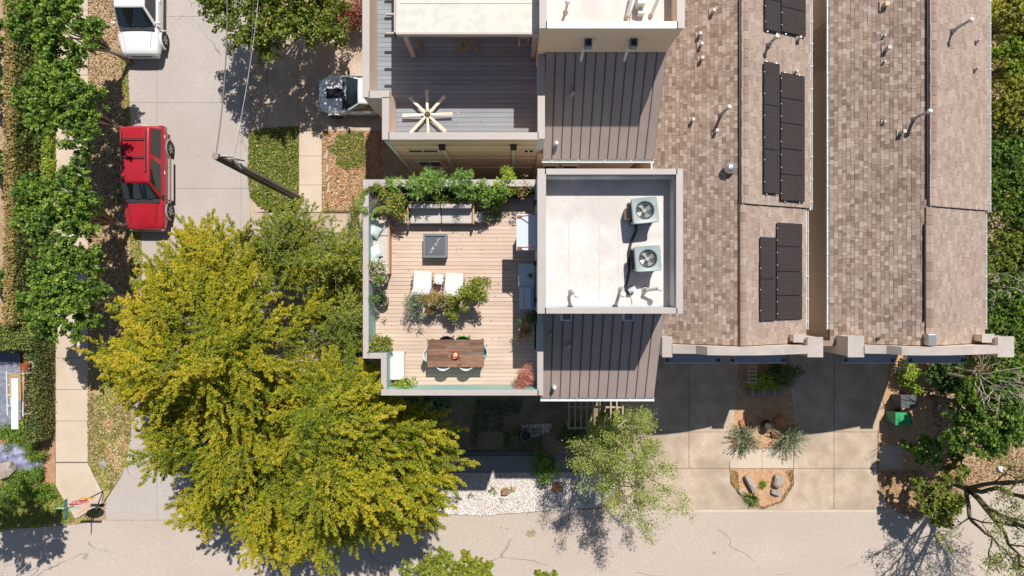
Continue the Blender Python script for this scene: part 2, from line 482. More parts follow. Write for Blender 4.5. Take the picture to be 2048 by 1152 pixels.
def limbs(mb, base, targets, r0, split=.35, n=6, wig=.15):
    base = Vector(base)
    top = base + Vector((0, 0, 1)) * (sum(t[2] for t in targets) / len(targets) - base.z) * split
    cxy = Vector((sum(t[0] for t in targets) / len(targets), sum(t[1] for t in targets) / len(targets), 0))
    top.x += (cxy.x - base.x) * .25; top.y += (cxy.y - base.y) * .25
    mb.tube([base, base.lerp(top, .5) + Vector((random.uniform(-.05, .05), random.uniform(-.05, .05), 0)), top], [r0 * 1.25, r0, r0 * .85], 8)
    for t in targets:
        t = Vector(t)
        s = base.lerp(top, random.uniform(.75, 1.0))
        d = (t - s).length
        pts = [s]
        for k in (.35, .7, 1.0):
            q = s.lerp(t, k) + Vector((random.uniform(-wig, wig), random.uniform(-wig, wig), random.uniform(-.5, .5) * wig)) * d * .3
            q.z += .12 * d * math.sin(k * math.pi)
            pts.append(q)
        mb.tube(pts, [r0 * .5, r0 * .33, r0 * .2, r0 * .07], n)

def oak(name, label, cx, cy, zc, R, hz, mat, nlobes=26, per=34, a=.11, b=.075, base=None, group=None, tw=22, up=.75, bark=None,
        seed=1, lean=None, wood=True, lobe=.36, bt=(.1, .55), flat=.55):
    """a round tree: lobes over a dome, each lobe a burst of short leafy twigs"""
    random.seed(seed)
    base = base if base is not None else (cx, cy, 0)
    t = thing(name, label, 'tree', base, group)
    ang = np.array([i * 2.39996 + random.uniform(-.3, .3) for i in range(nlobes)])
    rr = np.sqrt((np.arange(nlobes) + .5) / nlobes) * R * .82
    ex = 1 + .16 * np.sin(ang * 2 + seed) + .10 * np.sin(ang * 5 + seed * 2)
    LX = cx + rr * ex * np.cos(ang); LY = cy + rr * ex * np.sin(ang)
    LZ = zc + hz * (1 - (rr / R) ** 2) * flat + RNG.uniform(-.25, .25, nlobes) * hz * .5
    LR = R * lobe * RNG.uniform(.75, 1.15, nlobes)
    lc = np.stack([LX, LY, LZ], 1)
    k = np.repeat(np.arange(nlobes), tw)
    out = np.stack([LX - cx, LY - cy, np.zeros(nlobes)], 1) / R
    d = unit(RNG.normal(size=(len(k), 3)) * .8 + out[k] * .5 + np.array([0, 0, .45]))
    p0 = lc[k] + d * (LR[k] * RNG.uniform(.15, .7, len(k)))[:, None]
    L = LR[k] * RNG.uniform(.35, .6, len(k))
    btint = RNG.uniform(bt[0], bt[1], len(k)) * .6 + (LZ[k] - LZ.min()) / max(np.ptp(LZ), .1) * .12
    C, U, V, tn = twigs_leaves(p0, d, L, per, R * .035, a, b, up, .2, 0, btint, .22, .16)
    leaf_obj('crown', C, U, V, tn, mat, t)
    if wood:
        mb = MB()
        idx = list(range(0, nlobes, max(1, nlobes // 9)))
        limbs(mb, base, [tuple(lc[i]) for i in idx], .05 + R * .035)
        mb.build('trunk', bark or m_bark, t, smooth=True)
    return t

def spray_tree(name, label, poly, base, zedge, ztop, ntwig, per, mat, a=.082, b=.044, center=None, seed=3, group=None,
               twL=(.7, 1.6), bark=None, spread=.05, lump=1.3, thr=-.42, bt=(.15, .5), tip=.28, layers=1.2, gapscale=1.1, zfun=None):
    """a wide tree whose long leafy sprays point outwards; poly is the plan of its crown in metres"""
    random.seed(seed)
    t = thing(name, label, 'tree', base, group)
    nb = int(ntwig / 9)
    q = scatter_poly(poly, int(nb * 1.5))
    cen = np.array(center if center else np.mean(np.array(poly), 0))
    ed = edge_dist(q, poly); mx = ed.max()
    n1 = vnoise(q, lump, seed); n2 = vnoise(q + 40, lump * .45, seed + 1)
    keep = (n1 * .8 + n2 * .5 > thr) | (RNG.uniform(size=len(q)) < .15)
    q, ed, n1, n2 = q[keep][:nb], ed[keep][:nb], n1[keep][:nb], n2[keep][:nb]
    nb = len(q)
    dome = zedge + (ztop - zedge) * np.clip(ed / mx, 0, 1) ** .6
    if zfun: dome = dome + zfun(q)
    zb_ = dome + n1 * 1.35 + n2 * .9 + RNG.normal(size=nb) * .42 - RNG.exponential(layers * .35, nb).clip(0, 2.0)
    out = q - cen
    ang = np.arctan2(out[:, 1], out[:, 0]) + RNG.normal(size=nb) * .55
    rise = RNG.uniform(-.1, .35, nb)
    Lb = RNG.uniform(1.2, 2.6, nb)
    k = np.repeat(np.arange(nb), 9)
    tb_ = np.tile(np.linspace(0, 1, 9), nb)
    side = np.tile(np.array([1, -1, 1, -1, 1, -1, 1, -1, 0]), nb)
    bd = np.stack([np.cos(ang), np.sin(ang), rise], 1)
    p0 = np.stack([q[:, 0], q[:, 1], zb_], 1)[k] + bd[k] * ((tb_ - .6) * Lb[k])[:, None]
    p0[:, 2] -= .22 * (tb_ ** 2) * Lb[k]
    a2 = ang[k] + side * RNG.uniform(.3, .75, len(k)) * (1 - .3 * tb_)
    d = unit(np.stack([np.cos(a2), np.sin(a2), RNG.uniform(-.1, .5, len(k))], 1))
    L = Lb[k] * RNG.uniform(.22, .42, len(k)) * (1.15 - .5 * tb_)
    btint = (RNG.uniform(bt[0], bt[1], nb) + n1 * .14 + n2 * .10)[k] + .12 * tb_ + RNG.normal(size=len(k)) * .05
    z = zb_
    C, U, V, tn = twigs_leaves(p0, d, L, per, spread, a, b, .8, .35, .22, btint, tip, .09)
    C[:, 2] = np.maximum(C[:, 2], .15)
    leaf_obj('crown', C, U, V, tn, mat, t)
    mb = MB()
    sel = RNG.choice(len(q), 26, replace=False)
    limbs(mb, base, [(q[i, 0], q[i, 1], z[i] - .25) for i in sel], .2, split=.35)
    mb.build('trunk', bark or m_bark, t, smooth=True)
    tw = MB()
    for i in RNG.choice(len(p0), 110, replace=False):
        e = p0[i] + d[i] * L[i]
        tw.tube([p0[i] - d[i] * .4, e], [.012, .005], 3, False)
    tw.build('twigs', m_bark, t)['kind'] = 'stuff'
    return t

def plant(name, label, px, py, z0, r, h, mat, n=500, a=.10, b=.05, pot=None, potr=.16, poth=.35, mat2=None, n2=0, cat='plant', group=None,
          up=.6, lobes=7, stems=6, flat=1.0, ring=None, leaf_at=None):
    """a shrub or potted plant; (px, py) is where its middle shows at mid height"""
    zm = z0 + h * .6
    r = r * 1.3; n = int(n * 1.35); lobes = int(lobes * 1.7)
    c = P(px, py, zm)
    base = Vector((c.x, c.y, z0))
    t = thing(name, label, cat, base, group)
    zb = z0 + (poth if pot else 0)
    k = RNG.integers(0, lobes, n)
    lc = np.stack([c.x + RNG.normal(size=lobes) * r * .42, c.y + RNG.normal(size=lobes) * r * .42,
                   RNG.uniform(zb + h * .25, zb + h * .85, lobes) * flat + (1 - flat) * (zb + h * .4)], 1)
    ds = unit(RNG.normal(size=(n, 3)) + np.array([0, 0, .4]))
    C = lc[k] + ds * (r * .5 * RNG.uniform(.3, 1, (n, 1)))
    C[:, 2] = np.maximum(C[:, 2], z0 + .05)
    U, V = leaf_frames(n, a, b, up, ds, .5)
    leaf_obj('foliage', C, U, V, RNG.uniform(0, 1, n) * .7 + .3 * (C[:, 2] - C[:, 2].min()) / max(np.ptp(C[:, 2]), .1), mat, t)
    if mat2:
        C2 = lc[RNG.integers(0, lobes, n2)] + unit(RNG.normal(size=(n2, 3)) + np.array([0, 0, .8])) * r * .55
        U, V = leaf_frames(n2, .06, .06, .9)
        leaf_obj('flowers', C2, U, V, RNG.uniform(0, 1, n2), mat2, t, 'stuff')
    mb = MB()
    for i in range(stems):
        q = lc[i % lobes]
        mb.tube([(c.x, c.y, zb - .05), (c.x * .6 + q[0] * .4, c.y * .6 + q[1] * .4, (zb + q[2]) / 2), tuple(q)], [.014, .01, .006], 4, False)
    mb.build('stems', m_bark, t)
    if pot:
        mb = MB()
        mb.lathe((c.x, c.y, z0), [(0, 0), (potr * .75, 0), (potr, poth), (potr * .86, poth), (potr * .8, poth - .06), (0, poth - .06)], 20)
        p = mb.build('pot', pot, t, smooth=False)
        MB().cyl((c.x, c.y, z0 + poth - .055), potr * .8, .01, 16).build('soil', m_potsoil, p)
    return t

def spiky(name, label, px, py, z0, R, n, mat, w=.03, rise=.6, tint=(0, 1), cat='plant', droop=.2, base_r=.02):
    c = P(px, py, z0 + R * .3)
    base = Vector((c.x, c.y, z0))
    t = thing(name, label, cat, base)
    vs = []; fs = []; tn = []
    mb = MB()
    for i in range(n):
        a = 2 * math.pi * i / n * 3.1 + random.uniform(-.2, .2)
        e = random.uniform(.15, 1.2) * rise
        L = R * random.uniform(.75, 1.1)
        d = Vector((math.cos(a) * math.cos(e), math.sin(a) * math.cos(e), math.sin(e)))
        s = Vector((-math.sin(a), math.cos(a), 0)) * w / 2
        b0 = base + Vector((0, 0, .02)); m1 = b0 + d * L * .5; tip = b0 + d * L - Vector((0, 0, droop * L * math.cos(e)))
        k = len(mb.v)
        up = Vector((0, 0, w * .3))
        mb.add([b0 - s * .6, b0 + s * .6, m1 + s, m1 - s, tip, m1 - up], [(0, 1, 5), (1, 2, 5), (0, 5, 3), (2, 4, 5), (5, 4, 3), ])
        tn += [random.uniform(*tint)] * 6
    me = mb.mesh('leaves', ORG[t])
    at = me.attributes.new('tint', 'FLOAT', 'POINT'); at.data.foreach_set('value', tn)
    link('leaves', me, mat, t)
    return t

# ------------------------------------------------------------------ ground sheets
def px_poly(pts, z=0):
    return [tuple(P(x, y, z))[:2] for x, y in pts]

def sheet(name, pts, z0, z1, mat, kind='structure', parent=None):
    mb = MB(); mb.prism(px_poly(pts, z1), z0, z1)
    o = mb.build(name, mat, parent)
    if parent is None and kind: o['kind'] = kind
    return o

mb = MB(); mb.box(-260, 260, -260, 260, -.5, 0)
mb.build('ground', m_soil)['kind'] = 'structure'

def pavement(name, mat, base_pts, slabs, z=.05, gap=.012, base_mat=None):
    """a paved strip: a joint-coloured bed with every slab lying on it as a piece"""
    bed = sheet(name, base_pts, -.1, z - .025, base_mat or m_joint)
    for s in slabs:
        pp = px_poly(s, z)
        cx = sum(p[0] for p in pp) / len(pp); cy = sum(p[1] for p in pp) / len(pp)
        q = []
        for x, y in pp:
            dx, dy = cx - x, cy - y
            q.append((x + math.copysign(min(gap, abs(dx)), dx), y + math.copysign(min(gap, abs(dy)), dy)))
        m = MB(); m.prism(q, z - .03, z + random.uniform(0, .003)); m.build('slab', mat, bed)
    return bed

# side street on the left (concrete panels)
VL = [(250, -60), (252, 130), (262, 250), (276, 400), (286, 520), (272, 700), (262, 880), (232, 960), (212, 1000)]
def vx(y):
    for (x0, y0), (x1, y1) in zip(VL, VL[1:]):
        if y0 <= y <= y1: return x0 + (x1 - x0) * (y - y0) / (y1 - y0)
    return VL[-1][0]
ys = [-60, 33, 205, 377, 560, 740, 900, 1040]
sl_ = []
for a, b in zip(ys, ys[1:]):
    mids = [y for x, y in VL if a < y < b]
    lp = [(vx(a), a)] + [(vx(y), y) for y in mids] + [(vx(b), b)]
    sl_.append(lp + [(314, b), (314, a)])
    sl_.append([(314, a), (482, a), (482, b), (314, b)])
    sl_.append([(482, a), (500, a), (500, b), (482, b)])
pavement('side_street', m_road, [(x, y) for x, y in VL] + [(212, 1044), (600, 1044), (600, 900), (500, 900), (500, -60)], sl_, .02, .006)
# cross street along the bottom
sheet('street', [(-300, 1062), (60, 1056), (150, 1050), (200, 1041), (640, 1041), (640, 1030), (870, 1028), (960, 1032), (1140, 1020), (1230, 1018), (1460, 1021),
                 (1785, 1020), (1830, 1040), (1900, 1012), (1960, 978), (2120, 955), (2700, 930), (2700, 1700), (-300, 1700)], -.1, .024, m_road2)
m_stain2 = M('oil_stain', (.30, .22, .14), .9, (.36, .27, .18), 4, .15, 30)
def stain(px, py, r, seed, z=.0262):
    rr = random.Random(seed); c = P(px, py, 0)
    pts = [(c.x + r * (1 + rr.uniform(-.35, .35)) * math.cos(k * .3927), c.y + r * (1 + rr.uniform(-.35, .35)) * .8 * math.sin(k * .3927)) for k in range(16)]
    m = MB(); m.prism(pts, z - .004, z); m.build('stain', m_stain2)['kind'] = 'structure'
stain(1062, 1067, .24, 1); stain(1428, 1105, .09, 2); stain(1002, 1055, .05, 3); stain(1014, 1057, .05, 4)
# far-left sidewalk
sl_ = []
ys = [-40, 20, 85, 150, 215, 280, 345, 410, 475, 540, 605, 670, 716, 779, 842, 924]
for a, b in zip(ys, ys[1:]): sl_.append([(111, a), (176, a), (176, b), (111, b)])
ramp = [(111, 926), (176, 926), (206, 988), (203, 1008), (150, 1038), (111, 970)]
sw = pavement('sidewalk', m_conc_w, [(110, -40), (177, -40), (177, 925), (208, 988), (204, 1009), (150, 1040), (110, 970)], sl_ + [ramp], .045, .01)
mb = MB()
for i in range(24):
    t_ = i / 23
    a = P(118 + t_ * 20, 962 + t_ * 62, .05); b = P(176 + t_ * 26, 938 + t_ * 66 * .95, .05)
    d = (b - a); nrm = Vector((-d.y, d.x, 0)).normalized() * .012
    q = [a - nrm, a + nrm, b + nrm, b - nrm]
    mb.prism([(p.x, p.y) for p in q], .04, .058)
r_ = mb.build('tactile_ridges', m_conc_w, sw); r_['kind'] = 'stuff'
mb = MB(); mb.prism(px_poly([(154, 1008), (196, 1000), (199, 1006), (152, 1030)], .06), .04, .0615)
mb.build('warning_patch', M('worn_brick_paint', (.50, .30, .22), .85, (.58, .44, .35), 6), sw)

# driveway of the first house (under the tree shade) and walk between lawn and bed
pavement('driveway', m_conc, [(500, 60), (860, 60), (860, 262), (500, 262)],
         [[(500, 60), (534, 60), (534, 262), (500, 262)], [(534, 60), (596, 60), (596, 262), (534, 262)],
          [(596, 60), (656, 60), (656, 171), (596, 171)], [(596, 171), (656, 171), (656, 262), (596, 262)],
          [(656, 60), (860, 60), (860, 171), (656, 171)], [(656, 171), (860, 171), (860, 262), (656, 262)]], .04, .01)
sl_ = []
ys = [262, 312, 370, 424]
for a, b in zip(ys, ys[1:]): sl_.append([(598, a), (644, a), (644, b), (598, b)])
pavement('front_walk', m_conc_w, [(597, 262), (645, 262), (645, 425), (597, 425)], sl_, .045, .008)
pavement('front_drive', m_conc, [(500, 425), (860, 425), (860, 800), (500, 800)],
         [[(500, 425), (596, 425), (596, 560), (500, 560)], [(596, 425), (725, 425), (725, 560), (596, 560)], [(725, 425), (860, 425), (860, 560), (725, 560)],
          [(500, 560), (596, 560), (596, 800), (500, 800)], [(596, 560), (860, 560), (860, 800), (596, 800)]], .04, .01)
sheet('walk_apron', [(500, 395), (515, 412), (545, 427), (598, 417), (598, 426), (500, 426)], -.1, .038, m_conc)

# right-hand driveways
dr = [(1240, 690), (1478, 690), (1478, 740), (1459, 940), (1461, 966), (1490, 1004), (1525, 1019), (1240, 1019)]
pavement('shared_driveway', m_conc, dr + [(1240, 1021)],
         [[(1240, 690), (1378, 690), (1378, 864), (1240, 864)], [(1378, 690), (1478, 690), (1478, 740), (1466, 864), (1378, 864)],
          [(1240, 864), (1378, 864), (1378, 937), (1240, 937)], [(1378, 864), (1466, 864), (1459, 937), (1378, 937)],
          [(1240, 937), (1459, 937), (1461, 966), (1490, 1004), (1525, 1019), (1240, 1019)]], .04, .012)
pavement('right_driveway', m_conc, [(1572, 690), (1785, 690), (1755, 740), (1755, 960), (1765, 995), (1788, 1019), (1525, 1019), (1565, 1004), (1587, 970), (1587, 938), (1590, 890)],
         [[(1574, 690), (1668, 690), (1668, 864), (1590, 864), (1580, 760)], [(1668, 690), (1785, 690), (1756, 864), (1668, 864)],
          [(1590, 864), (1668, 864), (1668, 937), (1587, 937)], [(1668, 864), (1755, 864), (1755, 937), (1668, 937)],
          [(1587, 937), (1668, 937), (1668, 1019), (1525, 1019), (1565, 1004), (1587, 970)], [(1668, 937), (1755, 937), (1755, 960), (1765, 995), (1788, 1019), (1668, 1019)]], .04, .012)
pavement('bed_walk', m_conc_w, [(1459, 896), (1588, 896), (1588, 938), (1459, 938)],
         [[(1460, 897), (1524, 897), (1524, 937), (1460, 937)], [(1524, 897), (1587, 897), (1587, 937), (1524, 937)]], .043, .008)
pavement('stepping_pad', m_conc, [(1757, 889), (1806, 889), (1806, 938), (1757, 938)], [[(1758, 890), (1805, 890), (1805, 937), (1758, 937)]], .045, .004)
sheet('kerb_strip', [(1525, 1019), (1785, 1019), (1786, 1025), (1240, 1025), (1240, 1019)], -.1, .034, m_conc_w)
sheet('planting_bed', [(1480, 700), (1574, 700), (1580, 760), (1592, 864), (1590, 896), (1459, 896), (1466, 850), (1478, 740)], -.05, .03, m_redmulch)
sheet('kerb_bed', [(1460, 938), (1586, 938), (1586, 968), (1564, 1003), (1525, 1018), (1490, 1003), (1462, 965)], -.05, .046, m_redmulch)
sheet('bin_bed', [(1786, 700), (1860, 700), (1870, 960), (1850, 1036), (1830, 1040), (1790, 1020), (1766, 994), (1757, 958), (1757, 740)], -.05, .03, m_redmulch)
# mulch bed between walk and house one
sheet('mulch_bed', [(645, 262), (760, 262), (760, 422), (645, 422)], -.05, .03, m_mulch)
mb = MB(); mb.box(*sorted((P(645, 0, .1).x, P(725, 0, .1).x)), P(0, 425, .1).y, P(0, 421, .1).y, 0, .1); mb.build('bed_edging', m_wood)['kind'] = 'structure'
LAWN = [(499, 268), (530, 256), (597, 253), (597, 385), (590, 412), (550, 424), (520, 414), (502, 395), (497, 360)]
sheet('lawn', LAWN, -.05, .05, m_lawn)
DRY = [(177, 690), (262, 690), (262, 880), (244, 950), (212, 1000), (180, 1042), (152, 1046), (150, 1040), (205, 1010), (208, 988), (177, 925)]
sheet('verge', DRY, -.05, .03, m_dry)
VERGE2 = [(-20, 1000), (60, 985), (110, 965), (150, 1042), (60, 1054), (-20, 1062)]
sheet('corner_lawn', VERGE2, -.05, .03, m_dry)
sheet('grass_edge', [(240, -40), (251, -40), (253, 130), (262, 250), (275, 400), (284, 520), (270, 690), (250, 690), (262, 500), (252, 300), (246, 200)], -.05, .034, m_dry)
# yard behind the terrace house, gravel strip
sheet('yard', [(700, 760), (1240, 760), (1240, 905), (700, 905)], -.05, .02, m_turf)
pavement('yard_walk', m_paver, [(890, 903), (1150, 903), (1150, 946), (890, 946)],
         [[(890 + i * 62, 904), (890 + (i + 1) * 62, 904), (890 + (i + 1) * 62, 945), (890 + i * 62, 945)] for i in range(4)], .035, .008)
GRAV = [(840, 946), (1240, 944), (1225, 985), (1200, 1013), (1140, 1018), (1050, 1024), (960, 1031), (868, 1026), (850, 1000)]
sheet('pebble_bed', GRAV, -.05, .04, M('white_gravel', (.62, .56, .50), .9, (.72, .67, .62), 6, .3, 30, .8, 30, fleck=(.4, .3, .22), fleck_amt=.12, fleck_scale=28))
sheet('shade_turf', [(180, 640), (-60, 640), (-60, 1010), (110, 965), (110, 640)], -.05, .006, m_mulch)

def stones(name, poly, n, r0, r1, mat, z=.04):
    """loose pebbles: squashed octahedra in one object"""
    q = scatter_poly(poly, n)
    s = RNG.uniform(r0, r1, n); ang = RNG.uniform(0, 6.28, n)
    base = np.array([(1, 0, 0), (0, 1, 0), (-1, 0, 0), (0, -1, 0), (0, 0, .7), (0, 0, -.5)])
    v = np.empty((n, 6, 3))
    asp = RNG.uniform(.6, 1, n)
    for i, (x, y, zz) in enumerate(base):
        X = x * s; Y = y * s * asp
        v[:, i, 0] = q[:, 0] + X * np.cos(ang) - Y * np.sin(ang)
        v[:, i, 1] = q[:, 1] + X * np.sin(ang) + Y * np.cos(ang)
        v[:, i, 2] = z + s * .35 + zz * s
    f = np.array([(0, 1, 4), (1, 2, 4), (2, 3, 4), (3, 0, 4), (1, 0, 5), (2, 1, 5), (3, 2, 5), (0, 3, 5)])
    fs = (f[None] + np.arange(n)[:, None, None] * 6).reshape(-1, 3)
    me = bpy.data.meshes.new(name)
    me.vertices.add(6 * n); me.vertices.foreach_set('co', v.ravel().astype(np.float32))
    me.loops.add(len(fs) * 3); me.loops.foreach_set('vertex_index', fs.ravel().astype(np.int32))
    me.polygons.add(len(fs)); me.polygons.foreach_set('loop_start', np.arange(0, len(fs) * 3, 3, dtype=np.int32))
    me.update(calc_edges=True)
    at = me.attributes.new('tint', 'FLOAT', 'POINT'); at.data.foreach_set('value', np.repeat(RNG.uniform(0, 1, n), 6).astype(np.float32))
    o = link(name, me, mat); return o
m_peb = MT('pebble', [(0, (.45, .36, .30)), (.3, (.66, .60, .55)), (1, (.86, .82, .78))], .8, 0)
tag(stones('pebbles', px_poly(GRAV), 15000, .02, .05, m_peb), 'white pebbles spread along the kerb below the terrace house', 'gravel', kind='stuff')
tag(stones('pale_stones', px_poly([(1042, 850), (1106, 846), (1100, 862), (1062, 876), (1040, 868)]), 420, .03, .06, m_peb, .03), 'patch of white stones in the dark yard by the ring planter', 'stones', kind='stuff')

def scatter(name, poly, n, a, b, mat, label, cat, z=.05, zr=.04, up=1.0, tint=(0, 1), mask=None):
    q = scatter_poly(poly, n)
    if mask is not None:
        q = q[vnoise(q, mask[0], mask[2]) > mask[1]]
    n = len(q)
    C = np.stack([q[:, 0], q[:, 1], z + RNG.uniform(0, zr, n)], 1)
    U, V = leaf_frames(n, a, b, up)
    o = leaf_obj(name, C, U, V, RNG.uniform(tint[0], tint[1], n), mat)
    return tag(o, label, cat, kind='stuff')
scatter('grass', px_poly(LAWN), 9000, .12, .035, g_lawn, 'green lawn between the side street and the front walk', 'grass', .07, .08, .3)
scatter('fallen_leaves', px_poly(LAWN), 500, .09, .05, g_litter, 'dry leaves lying on the green lawn', 'leaves', .14, .03, 1.2)
scatter('bed_grass', px_poly([(650, 262), (728, 262), (732, 330), (700, 345), (650, 315)]), 3500, .11, .03, g_lawn, 'tufts of grass at the top of the mulch bed', 'grass', .05, .08, .4, mask=(.5, -.1, 5))
scatter('bed_litter', px_poly([(645, 262), (740, 262), (740, 422), (645, 422)]), 1500, .11, .06, g_litter, 'dry leaves on the mulch bed', 'leaves', .05, .02, 1.5)
scatter('verge_litter', px_poly(DRY), 5200, .12, .06, g_litter, 'dead leaves on the dry verge beside the sidewalk', 'leaves', .04, .03, 1.5, mask=(.8, -.35, 8))
scatter('verge_grass', px_poly(DRY), 5000, .12, .035, g_lawn, 'thin green grass on the dry verge', 'grass', .04, .07, .3, mask=(.7, .05, 9))
scatter('strip_litter', px_poly([(177, -20), (250, -20), (252, 200), (265, 400), (262, 690), (177, 690)]), 7500, .12, .06, g_litter, 'dead leaves under the row of street trees', 'leaves', .01, .03, 1.5)
scatter('strip_grass', px_poly([(242, 80), (254, 80), (262, 240), (284, 520), (274, 690), (250, 690), (262, 500), (250, 240)]), 3500, .11, .035, g_lawn, 'grass edge along the side street', 'grass', .04, .06, .3, tint=(.2, 1))
scatter('corner_grass', px_poly(VERGE2), 6500, .12, .035, g_lawn, 'yellowish grass at the street corner', 'grass', .04, .07, .3, tint=(.3, 1))
scatter('bin_litter', px_poly([(1757, 940), (1845, 940), (1870, 1010), (1830, 1038), (1790, 1018), (1766, 994)]), 1800, .10, .05, g_litter, 'brown leaf litter beside the right driveway', 'leaves', .035, .02, 1.5, tint=(0, .7))
scatter('kerb_bed_grass', px_poly([(1461, 940), (1475, 940), (1478, 975), (1500, 1003), (1525, 1012), (1560, 1000), (1580, 965), (1570, 940), (1586, 938), (1586, 968), (1564, 1003), (1525, 1018), (1490, 1003), (1462, 965)]), 900, .09, .03, g_tan, 'dry grass round the rim of the kerb bed', 'grass', .05, .06, .3)
scatter('wood_litter', px_poly([(1850, 700), (2120, 700), (2120, 1000), (1960, 985), (1880, 1030), (1850, 1000)]), 6000, .13, .07, g_litter, 'leaf litter under the trees at lower right', 'leaves', .01, .03, 1.4, tint=(0, .7))

# ------------------------------------------------------------------ buildings
def roof_shingles(house, roof, x0, x1, z0, z1, y0, y1, exp, mat, tones, indiv, ln=(.115, .225), seed=1):
    """courses of shingles on the plane from (x0,z0) eave to (x1,z1) ridge; the nearest ones are pieces, the rest one part"""
    r = np.random.default_rng(seed)
    w = math.hypot(x1 - x0, z1 - z0)
    nc = int(w / exp)
    ux, uz = (x1 - x0) / w, (z1 - z0) / w           # up-slope
    nx, nz = (-uz, ux) if ux > 0 else (uz, -ux)     # outward normal
    if nz < 0: nx, nz = -nx, -nz
    items = []
    for c in range(nc):
        y = y0 + r.uniform(-.15, 0)
        while y < y1:
            L = r.choice([ln[0], (ln[0] + ln[1]) / 2, ln[1]])
            a, b = max(y, y0), min(y + L - .006, y1)
            if b - a > .03:
                items.append((c * w / nc, a, b, r.choice(len(tones), p=tones) / (len(tones) - 1.0), r.choice([0, 0, .006, .011])))
            y += L
    items = np.array(items)
    ymid = (items[:, 1] + items[:, 2]) / 2; xm = x0 + items[:, 0] * ux
    score = (xm ** 2 + ymid ** 2)
    full = np.isclose(items[:, 2] - items[:, 1], (ln[0] + ln[1]) / 2 - .006, atol=1e-3)
    order = np.argsort(score + (~full) * 1e6)
    ind = set(order[:indiv].tolist())
    e = w / nc
    def corners(s, a, b, lift):
        t0, t1 = .016 + lift, .005 + lift
        res = []
        for (ss, hh) in ((s, 0), (s + e * 1.04, 0), (s, t0), (s + e * 1.04, t1)):
            for yy in (a, b):
                res.append((x0 + ux * ss + nx * hh, yy, z0 + uz * ss + nz * hh))
        return res
    faces = [(4, 5, 7, 6), (0, 1, 5, 4), (0, 4, 6, 2), (1, 3, 7, 5)]
    vs = []; fs = []; tn = []
    k = 0
    for i, (s, a, b, t, lf) in enumerate(items):
        if i in ind: continue
        vs += corners(s, a, b, lf); fs += [tuple(q + k for q in f) for f in faces]; tn += [t] * 8; k += 8
    me = bpy.data.meshes.new('shingles'); 
    me.from_pydata([tuple(Vector(v) - ORG[roof]) for v in vs], [], fs); me.update()
    at = me.attributes.new('tint', 'FLOAT', 'POINT'); at.data.foreach_set('value', tn)
    o = link('shingle_field', me, mat, roof); o['kind'] = 'stuff'
    cache = {}
    Lm = (ln[0] + ln[1]) / 2 - .006
    for i in order[:indiv]:
        s, a, b, t, lf = items[i]
        key = (round(t, 2), round(b - a, 2))
        if key not in cache:
            me = bpy.data.meshes.new('shingle')
            base = Vector((x0, 0, z0))
            me.from_pydata([tuple(Vector(v) - base) for v in corners(0, 0, b - a, 0)], [], faces); me.update()
            at = me.attributes.new('tint', 'FLOAT', 'POINT'); at.data.foreach_set('value', [t] * 8)
            me.materials.append(mat); cache[key] = me
        so_ = bpy.data.objects.new('shingle', cache[key]); COL.objects.link(so_); so_.parent = roof
        so_.location = Vector((x0 + ux * s + nx * lf, a, z0 + uz * s + nz * lf)) - ORG[roof]

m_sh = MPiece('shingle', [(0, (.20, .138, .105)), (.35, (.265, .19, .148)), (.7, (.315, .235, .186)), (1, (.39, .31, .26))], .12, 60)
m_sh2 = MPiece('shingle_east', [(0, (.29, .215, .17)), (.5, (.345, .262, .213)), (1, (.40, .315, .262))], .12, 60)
m_cap = MPiece('ridge_cap', [(0, (.27, .18, .14)), (.5, (.33, .235, .185)), (1, (.40, .30, .245))], .12, 60)

